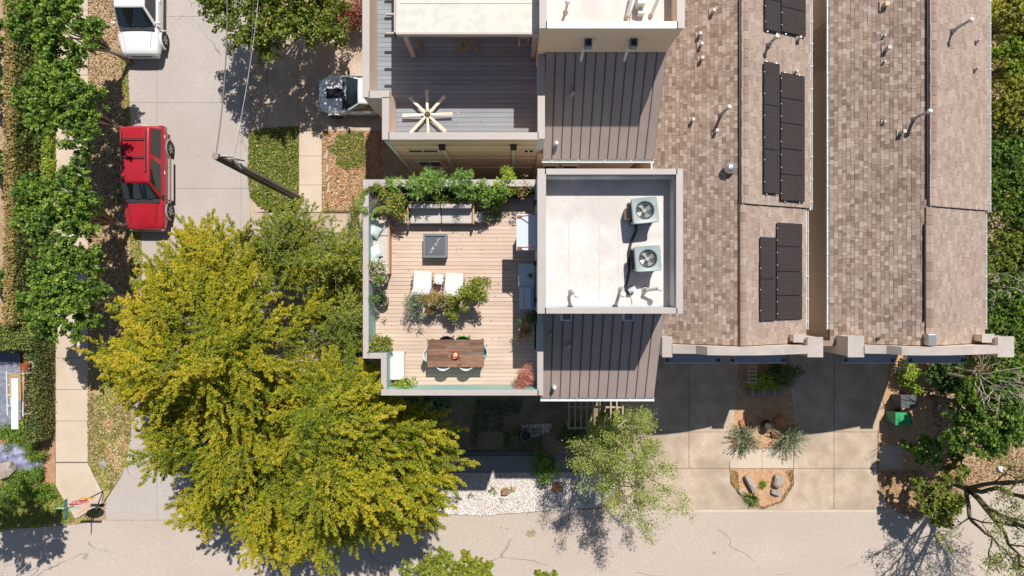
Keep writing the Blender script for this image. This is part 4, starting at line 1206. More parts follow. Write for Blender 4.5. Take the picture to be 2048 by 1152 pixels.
# ------------------------------------------------------------------ roof equipment
def condenser(label, px, py, rot):
    z0 = 12.05
    c = P(px, py, z0 + .85)
    t = thing('condenser', label, 'air conditioner', (c.x, c.y, z0), 'condensers on the white tower roof')
    def L(v): return Vector(v)
    body = MB(); s = .33
    body.box(-s, s, -s, s, .06, .58)
    b = body.build('cabinet', m_acgrey, t, local=True, bevel=.05)
    for k in range(9):
        for sx in (-1, 1):
            MB().box(sx * (s + .004) - .004, sx * (s + .004) + .004, -s + .06, s - .06, .12 + k * .065, .14 + k * .065).build('louvre', m_dark, b, local=True)
            MB().box(-s + .06, s - .06, sx * (s + .004) - .004, sx * (s + .004) + .004, .12 + k * .065, .14 + k * .065).build('louvre', m_dark, b, local=True)
    top = MB(); n = 32; R = .265; o_ = .365
    vs = []; 
    for k in range(n):
        a = 2 * math.pi * k / n
        ca, sa = math.cos(a), math.sin(a)
        q = .365 / max(abs(ca), abs(sa)) * (1 if max(abs(ca), abs(sa)) > .8 else .96)
        vs.append((ca * q, sa * q))
    V_ = []
    for z, rr in ((.70, 'o'), (.80, 'o'), (.815, 'm'), (.82, 'i'), (.62, 'i')):
        for k in range(n):
            a = 2 * math.pi * k / n
            if rr == 'o': V_.append((vs[k][0], vs[k][1], z))
            elif rr == 'm': V_.append((vs[k][0] * .95, vs[k][1] * .95, z))
            else: V_.append((R * math.cos(a), R * math.sin(a), z - .02))
    F_ = [(i * n + k, i * n + (k + 1) % n, (i + 1) * n + (k + 1) % n, (i + 1) * n + k) for i in range(4) for k in range(n)]
    top.add(V_, F_).build('top_cover', m_acgrey, t, local=True)
    MB().cyl((0, 0, .60), R, .01, 28).build('shroud_floor', m_dark, t, local=True)
    fan = MB().cyl((0, 0, .62), .06, .1, 16).build('fan_hub', m_pipe, t, local=True)
    for k in range(4):
        a = k * math.pi / 2 + .5
        m = MB(); r0, r1 = .06, .22
        pts = []
        for r, w, z in ((r0, .06, .64), (r1, .15, .66)):
            for sgn in (-1, 1):
                aa = a + sgn * w / r * .5
                pts.append((r * math.cos(aa), r * math.sin(aa), z + sgn * .03))
        m.quad(pts[0], pts[1], pts[3], pts[2]); m.build('fan_blade', m_fan, fan, local=True)
    g = MB()
    for k in range(11):
        y = -.25 + k * .05; w = math.sqrt(max(R * R - y * y, 0))
        g.tube([(-w, y, .81), (w, y, .81)], .003, 4, False)
    for r in (.1, .18, .25):
        g.tube([(r * math.cos(a * .2618), r * math.sin(a * .2618), .812) for a in range(25)], .003, 4, False)
    g.build('grille', m_acgrey, t, local=True)
    for x in (-.28, .28):
        MB().box(x - .05, x + .05, -.34, .34, 0, .058).build('foot_rail', m_dark, t, local=True)
    t.rotation_euler.z = rot
    return t
condenser('upper grey air conditioner on the white roof, next to the tan box', 1291, 420, .10)
condenser('lower grey air conditioner on the white roof, nearest the vent pipes', 1297, 517, .06)
p = P(1257, 428, 12.2); tbuild(MB().obox((p.x, p.y, 12.2), (.2, .32, .38)), 'equipment_box', M('tan_box', (.48, .32, .22), .7), 'small tan box beside the upper air conditioner', 'box', bevel=.01)
tbuild(MB().tube([P(1274, 440, 12.15), P(1272, 462, 12.05), P(1262, 485, 12.04), P(1257, 505, 12.04), P(1258, 545, 12.04), P(1254, 560, 12.04), P(1250, 575, 12.04), P(1258, 590, 12.05)], .04, 7), 'refrigerant_line', m_black, 'black insulated line running between the two air conditioners', 'pipe', smooth=True)
tbuild(MB().tube([P(1276, 538, 12.2), P(1262, 545, 12.05), P(1251, 560, 12.04), P(1249, 575, 12.04), P(1262, 592, 12.04), P(1265, 608, 12.04)], .014, 6), 'cable', m_wirew, 'thin pale cable beside the black line on the white roof', 'cable', smooth=True)
p = P(1264, 579, 12.2); m = MB(); m.obox((p.x, p.y, 12.15), (.12, .12, .3)); m.obox((p.x, p.y, 12.22), (.22, .12, .1), .5); tbuild(m, 'junction_box', m_counter, 'small pale junction box between the vent pipes', 'box', bevel=.01)
def bent_pipe(label, bx, by, tx, ty, h):
    a = P(bx, by, 12.0); b = P(tx, ty, 12.0 + h)
    t = thing('vent_pipe', label, 'vent pipe', (a.x, a.y, 12.0), 'vent pipes on the white tower roof')
    MB().lathe((a.x, a.y, 12.0035), [(.2, 0), (.1, .012), (.075, .1), (.06, .12)], 16).build('boot', m_tpo, t)
    MB().tube([(a.x, a.y, 12.0), (a.x, a.y, 12.0 + h * .5), (b.x, b.y, 12.0 + h * .9), (b.x, b.y, 12 + h)], [.05, .05, .045, .045], 10).build('pipe', m_pipe, t)
    MB().lathe((b.x, b.y, 12.0 + h), [(.045, -.04), (.085, -.03), (.085, .03), (.05, .07), (0, .08)], 16).build('cap', m_gutter, t)
bent_pipe('left vent pipe on the white roof, standing alone', 1142, 583, 1153, 590, .65)
bent_pipe('middle vent pipe on the white roof, left of the junction box', 1242, 578, 1246, 589, .65)
bent_pipe('right vent pipe on the white roof, leaning out towards the parapet', 1289, 580, 1320, 577, .7)

# ------------------------------------------------------------------ terrace furniture (z = ZD)
def rect(x0, y0, x1, y1, z):
    a, b = P(x0, y1, z), P(x1, y0, z)
    return a.x, b.x, a.y, b.y
def boxpx(mb, x0, y0, x1, y1, z0, z1):
    a = rect(x0, y0, x1, y1, z1); return mb.box(a[0], a[1], a[2], a[3], z0, z1)
# sofa
a = rect(816, 404, 949, 447, ZD + .42)
t = thing('sofa', 'grey cushioned teak sofa under the terrace shrubs', 'sofa', ((a[0] + a[1]) / 2, (a[2] + a[3]) / 2, ZD))
m = MB(); m.box(a[0], a[1], a[2] + .02, a[3], ZD + .18, ZD + .26)
for x in (a[0], a[1] - .05):
    m.box(x, x + .05, a[2] - .02, a[2] + .04, ZD, ZD + .6); m.box(x, x + .05, a[3] - .06, a[3], ZD, ZD + .6); m.box(x, x + .05, a[2] - .02, a[3], ZD + .601, ZD + .63)
m.box(a[0], a[1], a[3] - .06, a[3] - .01, ZD + .262, ZD + .7)
m.build('frame', m_teak, t)
mid = (a[0] + a[1]) / 2
for x0, x1 in ((a[0] + .07, mid - .01), (mid + .01, a[1] - .07)):
    MB().box(x0, x1, a[2], a[3] - .2, ZD + .265, ZD + .42).build('seat_cushion', m_cush, t, bevel=.03)
    MB().obox(((x0 + x1) / 2, a[3] - .15, ZD + .6), (x1 - x0, .15, .38), 0, 0, .15).build('back_cushion', m_cush, t, bevel=.04)
def round_table(label, px, py, r, h):
    p = P(px, py, ZD + h); t = thing('side_table', label, 'side table', (p.x, p.y, ZD), 'round side tables at the sofa')
    MB().lathe((p.x, p.y, ZD), [(0, 0), (r * .7, 0), (r * .55, h * .5), (r * .75, h - .03), (0, h - .03)], 20).build('base', m_cush, t)
    MB().cyl((p.x, p.y, ZD + h - .029), r, .03, 28).build('top', m_cush, t)
round_table('round side table at the left end of the sofa', 808, 437, .155, .42)
round_table('round side table at the right end of the sofa', 957, 434, .17, .42)
# west bench
a = rect(742, 440, 776, 548, ZD + .4)
t = thing('corner_bench', 'long low bench with pale cushions along the west parapet', 'bench', ((a[0] + a[1]) / 2, (a[2] + a[3]) / 2, ZD))
m = MB(); m.box(a[1] + .002, a[1] + .05, a[2], a[3], ZD, ZD + .42); m.box(a[0], a[1], a[2], a[3], ZD + .05, ZD + .25); m.build('frame', m_teak, t)
ysp = P(0, 472, ZD + .4).y
MB().box(a[0], a[1], a[2], ysp - .008, ZD + .252, ZD + .4).build('seat_cushion', m_cush, t, bevel=.03)
MB().box(a[0], a[1], ysp + .008, a[3], ZD + .252, ZD + .4).build('seat_cushion', m_cush, t, bevel=.03)
def pillow(label, px, py, rz):
    p = P(px, py, ZD + .6); m = MB(); n = 8
    for j in range(n + 1):
        for i in range(n + 1):
            pass
    V_ = []; F_ = []
    R_ = Matrix.Rotation(rz, 4, 'Z') @ Matrix.Rotation(.75, 4, 'Y')
    for side in (1, -1):
        for j in range(n + 1):
            for i in range(n + 1):
                u, v = i / n * 2 - 1, j / n * 2 - 1
                puff = .075 * (1 - u ** 4) * (1 - v ** 4)
                pin = 1 - .12 * (u * u) * (1 - v * v) ** 0 * (1 - v * v)
                V_.append(p + (R_ @ Vector((u * .21 * (1 - .1 * (1 - v * v)), v * .21 * (1 - .1 * (1 - u * u)), side * puff))))
        o_ = 0 if side == 1 else (n + 1) ** 2
        for j in range(n):
            for i in range(n):
                q = (o_ + j * (n + 1) + i, o_ + j * (n + 1) + i + 1, o_ + (j + 1) * (n + 1) + i + 1, o_ + (j + 1) * (n + 1) + i)
                F_.append(q if side == 1 else q[::-1])
    m.add(V_, F_)
    tbuild(m, 'pillow', m_pillow, label, 'pillow', 'aqua pillows on the west bench', smooth=True)
pillow('aqua pillow nearest the palm, uppermost on the west bench', 748, 448, .2)
pillow('aqua pillow second from the palm, turned like a diamond', 751, 463, -.5)
pillow('aqua pillow in the middle of the west bench, third from the palm', 751, 503, .4)
pillow('aqua pillow partly under the pink oleander, lowest on the bench', 748, 521, .1)
# fire pit
a = rect(847, 469, 893, 514, ZD + .42); cx, cy = (a[0] + a[1]) / 2, (a[2] + a[3]) / 2
t = thing('fire_table', 'square dark slate fire pit table in front of the sofa', 'fire pit', (cx, cy, ZD))
w = (a[1] - a[0]) / 2
m = MB(); m.box(cx - w, cx + w, cy - w, cy + w, ZD, ZD + .36); m.build('base', m_firepit, t)
m = MB(); f = .055
for q in ((-w - .01, w + .01, -w - .01, -w + f), (-w - .01, w + .01, w - f, w + .01), (-w - .01, -w + f, -w + f, w - f), (w - f, w + .01, -w + f, w - f)):
    m.box(cx + q[0], cx + q[1], cy + q[2], cy + q[3], ZD + .361, ZD + .42)
m.build('rim', M('slate_rim', (.16, .17, .19), .5), t)
MB().box(cx - w + f + .004, cx + w - f - .004, cy - w + f + .004, cy + w - f - .004, ZD + .361, ZD + .375).build('lid', m_firepit, t)
MB().cyl((cx - .02, cy, ZD + .376), .02, .02, 12).build('knob', m_dark, t)
q = scatter_poly([(cx - .15, cy - .25), (cx + .0, cy - .05), (cx + .16, cy + .25), (cx + .1, cy + .24), (cx - .05, cy), (cx - .2, cy - .2)], 45)
mm = MB()
for x, y in q: mm.obox((x, y, ZD + .38), (.03, .012, .006), random.uniform(0, 3))
tbuild(mm, 'ash_flecks', m_white, 'pale ash flecks scattered diagonally over the fire pit lid', 'ash')['kind'] = 'stuff'
# lounge chairs
def lounge(label, x0, y0, x1, y1, rot):
    a = rect(x0, y0, x1, y1, ZD + .4); cx, cy = (a[0] + a[1]) / 2, (a[2] + a[3]) / 2
    w, l = (a[1] - a[0]), (a[3] - a[2])
    t = thing('lounge_chair', label, 'chair', (cx, cy, ZD), 'white cushioned lounge chairs')
    m = MB(); m.box(-w / 2 - .03, w / 2 + .03, -l / 2, l / 2, .17, .22)
    m.build('frame', m_teak, t, local=True)
    for x in (-w / 2, w / 2 - .05):
        for y in (-l / 2, l / 2 - .05): MB().box(x, x + .05, y, y + .05, 0, .169).build('leg', m_teak, t, local=True)
    MB().box(-w / 2, w / 2, -l / 2 + .17, l / 2, .222, .38).build('seat_cushion', m_cushw, t, local=True, bevel=.03)
    MB().obox((0, -l / 2 + .08, .5), (w, .15, .55), 0, 0, .3).build('back_cushion', m_cushw, t, local=True, bevel=.04)
    for x in (-w / 2 - .045, w / 2 + .045):
        for y in (-.1, .02, .13): MB().box(x - .012, x + .012, y, y + .03, .222, .45).build('arm_slat', m_dark, t, local=True)
    t.rotation_euler.z = rot
lounge('left white lounge chair, nearer the fringe of pots', 826, 542, 863, 586, -.03)
lounge('right white lounge chair, partly under the bright green bush', 889, 546, 926, 589, -.06)
p = P(877, 558, ZD + .45); t = thing('small_table', 'small oval white table between the two lounge chairs', 'side table', (p.x, p.y, ZD))
n = 28; pts = [(p.x + .13 * math.copysign(abs(math.cos(2 * math.pi * k / n)) ** .7, math.cos(2 * math.pi * k / n)), p.y + .17 * math.sin(2 * math.pi * k / n)) for k in range(n)]
MB().prism(pts, ZD + .42, ZD + .45).build('top', m_white, t)
MB().cyl((p.x, p.y, ZD + .012), .03, .407, 10).build('stem', m_white, t); MB().cyl((p.x, p.y, ZD + .001), .12, .01, 16).build('foot', m_white, t)
MB().cyl((p.x, p.y - .12, ZD + .451), .02, .03, 10).build('knob', m_dark, t)
# dining table and chairs
TZ = ZD + .75
a = rect(855, 679, 968, 734, TZ); cx, cy = (a[0] + a[1]) / 2, (a[2] + a[3]) / 2
t = thing('dining_table', 'long brown wooden dining table on the tan deck', 'table', (cx, cy, ZD))
m_tw = MPiece('table_plank', [(0, (.13, .065, .035)), (.4, (.20, .10, .055)), (.7, (.25, .13, .075)), (1, (.16, .11, .09))], .35, 6, .55, (.6, 7, 1), .05)
npk = 9; hh = (a[3] - a[2]) / npk
top = MB().box(a[0] + .04, a[1] - .04, a[2] + .03, a[3] - .03, TZ - .05, TZ - .031).build('apron', m_wood, t)
for k in range(npk):
    cuts = [a[0]] + sorted(random.uniform(a[0] + .3, a[1] - .3) for _ in range(2)) + [a[1]]
    for xa, xb in zip(cuts, cuts[1:]):
        if xb - xa < .05: continue
        b = MB().box(xa + .0015, xb - .0015, a[2] + k * hh + .0015, a[2] + (k + 1) * hh - .0015, TZ - .03, TZ + random.uniform(0, .001)).build('plank', m_tw, t)
        at = b.data.attributes.new('tint', 'FLOAT', 'POINT'); at.data.foreach_set('value', [random.random()] * 8)
for x in (a[0] + .04, a[1] - .12):
    for y in (a[2] + .03, a[3] - .11): MB().box(x, x + .08, y, y + .08, ZD, TZ - .051).build('leg', m_wood, t)
def shell_chair(label, px, py, rot, mat):
    p = P(px, py, ZD + .75)
    t = thing('dining_chair', label, 'chair', (p.x, p.y, ZD), 'shell chairs round the dining table')
    V_ = []; F_ = []; nu, nv = 9, 7
    prof = [(-.42, .44), (-.30, .42), (-.15, .42), (-.05, .46), (.0, .56), (.03, .68), (.045, .80)]
    for j, (y, z) in enumerate(prof):
        wd = [.19, .21, .22, .23, .225, .21, .16][j]
        for i in range(nu):
            u = i / (nu - 1) * 2 - 1
            V_.append((u * wd, y - (u * u) * (.0 if j < 3 else .07), z + (u * u) * (.03 if j < 4 else 0)))
    for j in range(nv - 1):
        for i in range(nu - 1): F_.append((j * nu + i, j * nu + i + 1, (j + 1) * nu + i + 1, (j + 1) * nu + i))
    o = MB().add(V_, F_).build('seat_shell', mat, t, smooth=True, local=True)
    s_ = o.modifiers.new('solid', 'SOLIDIFY'); s_.thickness = .022
    for x in (-.18, .18):
        for y in (-.38, .02): MB().tube([(x * .6, y * .7 - .05, .42), (x, y, 0)], .012, 6).build('leg', m_dark, t, local=True)
    t.rotation_euler.z = rot
shell_chair('dark purple shell chair at the far side of the dining table', 893, 675.5, 0, M('aubergine_plastic', (.07, .05, .08), .4))
shell_chair('bright green shell chair at the dining table', 926, 675.5, 0, M('green_plastic', (.04, .25, .03), .4))
shell_chair('white shell chair at the left end of the dining table', 850, 711, math.pi / 2, m_white)
shell_chair('pale aqua shell chair at the right end of the dining table', 971, 705, -math.pi / 2, M('aqua_plastic', (.45, .68, .72), .4))
shell_chair('white shell chair at the left of the near long side of the dining table', 886, 737.5, math.pi, M('ice_plastic', (.68, .78, .84), .4))
shell_chair('white shell chair at the right of the near long side of the dining table', 932, 737.5, math.pi, m_white)
p = P(911, 710, TZ + .05); t = thing('fruit_bowl', 'red bowl holding a green centrepiece in the middle of the dining table', 'bowl', (p.x, p.y, TZ + .002))
MB().lathe((p.x, p.y, TZ + .003), [(0, 0), (.06, 0), (.13, .09), (.12, .09), (.055, .015), (0, .015)], 24).build('bowl', M('red_glaze', (.40, .02, .02), .3), t, smooth=True)
MB().lathe((p.x, p.y, TZ + .02), [(.03, 0), (.085, .05), (.07, .11), (0, .13)], 10).build('centrepiece', M('pale_green', (.35, .4, .12), .6, (.6, .55, .3), 30), t)
# white bench
a = rect(776, 703, 808, 760, ZD + .45); t = thing('white_bench', 'white upholstered bench in the lower left corner of the terrace', 'bench', ((a[0] + a[1]) / 2, (a[2] + a[3]) / 2, ZD))
MB().box(a[0], a[1], a[2], a[3], ZD + .3, ZD + .45).build('cushion', m_cushw, t, bevel=.02)
MB().box(a[0], a[1], a[2], a[3], ZD + .22, ZD + .298).build('frame', m_white, t)
for x in (a[0], a[1] - .05):
    for y in (a[2], a[3] - .05): MB().box(x, x + .05, y, y + .05, ZD, ZD + .219).build('leg', m_white, t)
# grill island
a = rect(1037, 528, 1069, 619, ZD + .92); t = thing('grill_island', 'blue grey grill counter in the shade of the tower wall', 'grill', ((a[0] + a[1]) / 2, (a[2] + a[3]) / 2, ZD))
ym = P(0, 573, ZD + .92).y
MB().box(a[0] + .03, a[1], a[2] + .02, a[3] - .02, ZD, ZD + .88).build('cabinet', m_counter, t)
MB().box(a[0], a[1], ym + .01, a[3], ZD + .882, ZD + .92).build('counter', m_counter, t)
MB().box(a[0] + .02, a[1], a[2], ym - .01, ZD + .882, ZD + .93).build('grill_body', m_stain, t)
g = MB()
prof = [(.14, .0), (.14, .10), (.22, .19), (.38, .22), (.5, .16), (.52, 0)]
xs = [a[0] + .02 + q[0] * .95 for q in prof]
V_ = [(min(x, a[1]), y, ZD + .931 + q[1]) for y in (a[2] + .05, ym - .05) for x, q in zip(xs, prof)]
k = len(prof); F_ = [(i, i + 1, k + i + 1, k + i) for i in range(k - 1)] + [tuple(range(k)), tuple(range(2 * k - 1, k - 1, -1))]
hd = g.add(V_, F_).build('grill_hood', m_stain, t)
MB().tube([(a[0] + .1, a[2] + .1, ZD + 1.02), (a[0] + .1, ym - .1, ZD + 1.02)], .012, 8).build('handle', m_gutter, hd)
for k in range(3): MB().lathe((a[0] + .06, a[2] + .15 + k * .18, ZD + .931), [(.02, 0), (.02, .03), (0, .03)], 10).build('knob', m_gutter, t)
spiky('counter_plant', 'small dark spiky plant on the grill counter', 1061, 551, ZD + .92, .14, 22, g_dark, .02, 1.0)

# terrace planting
planter = thing('planter_box', 'long dark planter box along the north parapet behind the sofa', 'planter', (-1.8, 3.0, ZD))
MB().box(-4.3, .2, 2.86, 3.16, ZD + .002, ZD + .5).build('box', M('planter_dark', (.10, .09, .08), .8), planter)
MB().box(-4.26, .16, 2.9, 3.12, ZD + .501, ZD + .51).build('soil', m_potsoil, planter)
def palm(label, px, py, z0):
    p = P(px, py, z0 + .9); t = thing('palm', label, 'palm', (p.x, p.y, z0))
    MB().tube([(p.x, p.y, z0), (p.x, p.y, z0 + .9)], [.07, .05], 8).build('trunk', m_bark, t)
    C = []; U_ = []; V2 = []; tn = []
    mb = MB()
    for i in range(22):
        a = i * 2.4; e = random.uniform(.0, .9); L = random.uniform(.45, .7)
        d = Vector((math.cos(a) * math.cos(e), math.sin(a) * math.cos(e), math.sin(e)))
        tip0 = Vector((p.x, p.y, z0 + .95)) + d * L * .6
        sd = Vector((-math.sin(a), math.cos(a), 0))
        mb.tube([(p.x, p.y, z0 + .9), tip0], .008, 4, False)
        for k in range(26):
            w = (k - 12.5) / 12.5
            dd = (d + sd * w * 1.1 + Vector((0, 0, -.15 - .25 * abs(w)))).normalized()
            ln = .34 * (1 - .35 * abs(w))
            c = tip0 + dd * ln * .5
            C.append(c); U_.append(dd * ln * .5); V2.append(dd.cross(Vector((0, 0, 1))).normalized() * .008); tn.append(random.uniform(0, 1))
    leaf_obj('fronds', np.array([tuple(c) for c in C]), np.array([tuple(c) for c in U_]), np.array([tuple(c) for c in V2]), np.array(tn), g_palm, t)
    mb.build('stems', m_bark, t)
g_palm = MT('foliage_palm', [(0, (.06, .12, .015)), (.5, (.17, .26, .03)), (.85, (.34, .38, .06)), (1, (.45, .3, .08))], trans=.35)
palm('fan palm with yellow green fronds at the upper left corner of the terrace', 750, 402, ZD)
g_ole = MT('foliage_oleander', [(0, (.05, .12, .02)), (.5, (.16, .30, .04)), (1, (.38, .52, .10))], trans=.3)
def oleander(label, px, py, r, h, n):
    """clusters of long narrow leaves in whorls at the shoot tips"""
    zm = ZD + h * .75; c = P(px, py, zm)
    t = thing('oleander', label, 'shrub', (c.x, c.y, ZD + .5))
    C = []; U_ = []; V2 = []; tn = []; mb = MB()
    for i in range(n):
        a = random.uniform(0, 6.28); rr = r * math.sqrt(random.random())
        tip = Vector((c.x + rr * math.cos(a), c.y + rr * math.sin(a), ZD + h * random.uniform(.55, 1.0)))
        mb.tube([(c.x, c.y, ZD + .5), tip], [.012, .006], 3, False)
        bt = random.uniform(.1, .7)
        for lv in range(3):
            for k in range(6):
                b_ = random.uniform(0, 6.28); e = random.uniform(-.2, .9)
                dd = Vector((math.cos(b_) * math.cos(e), math.sin(b_) * math.cos(e), math.sin(e)))
                L = random.uniform(.15, .23); q = tip + Vector((0, 0, -.09 * lv)) + dd * L * .5
                C.append(tuple(q)); U_.append(tuple(dd * L * .5)); s = dd.cross(Vector((random.uniform(-.3, .3), random.uniform(-.3, .3), 1))).normalized() * .014
                V2.append(tuple(s)); tn.append(bt + random.uniform(-.15, .4) - .1 * lv)
    leaf_obj('foliage', np.array(C), np.array(U_), np.array(V2), np.array(tn), g_ole, t)
    mb.build('stems', m_bark, t)
oleander('tall oleander with narrow leaves behind the left half of the sofa', 838, 373, .36, 1.55, 34)
oleander('tallest oleander, leaning out over the parapet left of the sofa middle', 865, 360, .36, 1.75, 34)
oleander('oleander behind the right half of the sofa', 925, 370, .40, 1.6, 44)
oleander('small oleander between palm and tall oleander', 790, 372, .24, 1.4, 20)
plant('shrub', 'mixed green and reddish shrub between palm and sofa', 787, 402, ZD, .42, 1.4, g_yel, 1400, .09, .04, mat2=g_orange, n2=25, cat='shrub')
plant('shrub', 'dark green filler shrub behind the middle of the sofa', 895, 388, ZD, .30, 1.3, g_green, 600, .10, .03, cat='shrub')
plant('shrub', 'bushy bright green shrub right of the sofa', 982, 384, ZD, .40, 1.5, g_ole, 1700, .07, .05, cat='shrub')
plant('shrub', 'rounded green shrub next to the grey pot by the tower wall', 1017, 374, ZD, .38, 1.5, g_lime, 1500, .07, .045, cat='shrub')
plant('shrub', 'grey green succulent with an orange tip below the bright shrubs', 980, 425, ZD, .24, .5, g_grey, 700, .06, .04, mat2=g_orange, n2=16, cat='shrub')
plant('potted_twigs', 'large grey pot with thin yellow twigs at the upper right of the terrace', 1050, 380, ZD, .26, 1.3, g_tan, 110, .06, .04, pot=m_pot, potr=.24, poth=.45)
plant('oleander_pot', 'pink flowering oleander in a pot at the west parapet', 762, 556, ZD, .32, 1.2, g_ole, 900, .12, .03, pot=m_pot, potr=.18, poth=.4, mat2=g_pink, n2=200, cat='shrub')
plant('bare_pot', 'dark pot with pale ring rim and sparse shrub below the pink oleander', 763, 600, ZD, .20, .9, g_dark, 220, .08, .03, pot=m_pot, potr=.2, poth=.42)
plant('potted_shrub', 'potted shrub with mixed green leaves above the white bench', 764, 684, ZD, .27, .9, g_yel, 700, .08, .04, pot=m_potw, potr=.18, poth=.42, cat='shrub')
plant('potted_shrub', 'low leafy plant spilling over the south parapet beside the white bench', 812, 766, ZD, .26, .7, g_lime, 260, .08, .05, pot=m_pot, potr=.14, poth=.3, cat='plant')
plant('potted_shrub', 'green arching potted plant at the left of the group behind the lounge chairs', 835, 608, ZD, .30, .8, g_grey, 650, .12, .02, pot=m_pot, potr=.18, poth=.4)
plant('potted_shrub', 'olive brown potted plant between the two lounge chairs', 878, 602, ZD, .32, .95, g_tan, 1100, .06, .03, pot=m_potw, potr=.22, poth=.42)
plant('potted_shrub', 'dark pot with brownish leaves at the bottom of the pot group', 862, 622, ZD, .14, .6, g_tan, 250, .06, .03, pot=m_pot, potr=.15, poth=.36)
plant('potted_shrub', 'yellow green potted shrub right of the brownish one', 908, 614, ZD, .30, .85, g_yel, 1000, .07, .045, pot=m_pot, potr=.18, poth=.4)
plant('potted_shrub', 'bright lime potted bush beside the right lounge chair', 943, 582, ZD, .38, 1.3, g_yel, 1500, .075, .05, pot=m_firepit, potr=.2, poth=.42, cat='shrub')
plant('potted_shrub', 'potted plant with orange red flowers by the tower corner', 1050, 662, ZD, .24, .9, g_dark, 200, .08, .03, pot=m_pot, potr=.15, poth=.35, mat2=g_orange, n2=110)
plant('potted_shrub', 'dark bushy plant with brown twigs just below the grill counter', 1062, 638, ZD, .22, 1.0, g_dark, 420, .08, .03, pot=m_pot, potr=.15, poth=.4)
t = plant('coral_shrub', 'round coral pink succulent bush in the lower right corner of the terrace', 1050, 753, ZD, .30, .8, g_coral, 1800, .10, .014, pot=m_pot, potr=.18, poth=.35, cat='shrub', up=.1)

scatter('fallen_leaves', [(-4.3, -1.9), (.6, -1.9), (.6, 2.8), (-4.3, 2.8)], 170, .06, .03, g_litter, 'few dry leaves scattered over the tan terrace deck', 'leaves', ZD + .004, .01, 3)
scatter('fallen_leaves', [(-3.6, 4.9), (.7, 4.9), (.7, 9), (-3.6, 9)], 40, .06, .03, g_litter, 'few dry leaves on the grey roof deck', 'leaves', 9.405, .01, 3)
# things on the grey deck
def windmill(px, py, z):
    p = P(px, py, z); t = thing('windmill_fan', 'cream eight bladed fan standing on the grey deck', 'fan', (p.x, p.y, 9.4))
    MB().cyl((p.x, p.y, 9.401), .03, z - 9.4, 10).build('post', m_dark, t)
    MB().lathe((p.x, p.y, z), [(0, -.04), (.09, -.03), (.1, .02), (.05, .06), (.02, .09), (0, .09)], 20).build('hub', m_rustb, t)
    for k in range(8):
        a = k * math.pi / 4 + .03
        d = Vector((math.cos(a), math.sin(a), 0)); s = Vector((-math.sin(a), math.cos(a), 0))
        w0, w1 = .035, .055
        q = [p + d * .08 - s * w0, p + d * .82 - s * w1, p + d * .82 + s * w1, p + d * .08 + s * w0]
        V_ = [v + Vector((0, 0, .012)) for v in q] + [v + Vector((0, 0, .0)) for v in q]
        V_[1] += Vector((0, 0, -.03)); V_[5] += Vector((0, 0, -.03))
        MB().add(V_, [(0, 1, 2, 3), (7, 6, 5, 4), (0, 4, 5, 1), (1, 5, 6, 2), (2, 6, 7, 3), (3, 7, 4, 0)]).build('blade', m_fanb, t)
m_rustb = M('bronze_hub', (.16, .12, .09), .4, metal=.5)
m_fanb = M('cream_blade', (.66, .60, .46), .6, (.70, .64, .5), 8)
windmill(855, 229, 9.62)
m = MB(); p = P(925, 90, 9.42)
pts = []
for k in range(150):
    a = k * .22; r = .16 + .05 * math.sin(k * .31); c = Vector((p.x - .12 + .27 * (k / 150), p.y + .08 * math.sin(k * .09), 9.43 + .0006 * k))
    pts.append(c + Vector((math.cos(a) * r, math.sin(a) * r, 0)))
tbuild(m.tube(pts, .011, 5), 'garden_hose', M('hose_tan', (.45, .36, .16), .6), 'tan hose lying coiled on the shaded grey deck', 'hose', smooth=True)
p = P(1050, 82, 9.6); m = MB(); m.obox((p.x, p.y, 9.95), (.42, .06, .04), .2); m.obox((p.x - .2, p.y - .1, 9.7), (.06, .06, .6)); m.obox((p.x + .1, p.y, 9.7), (.05, .05, .5)); tbuild(m, 'stand', m_pipe, 'small grey stand at the edge of the white canopy', 'stand')
for i, px in enumerate((838, 952)):
    m = MB(); p = P(px, 85, 9.8); m.obox((p.x, p.y, 9.62), (.09, .32, .44)); tbuild(m, 'bench_end', m_brown, ('dark wooden bench end at the left under the white canopy', 'dark wooden bench end right of the hose')[i], 'bench end', bevel=.01)

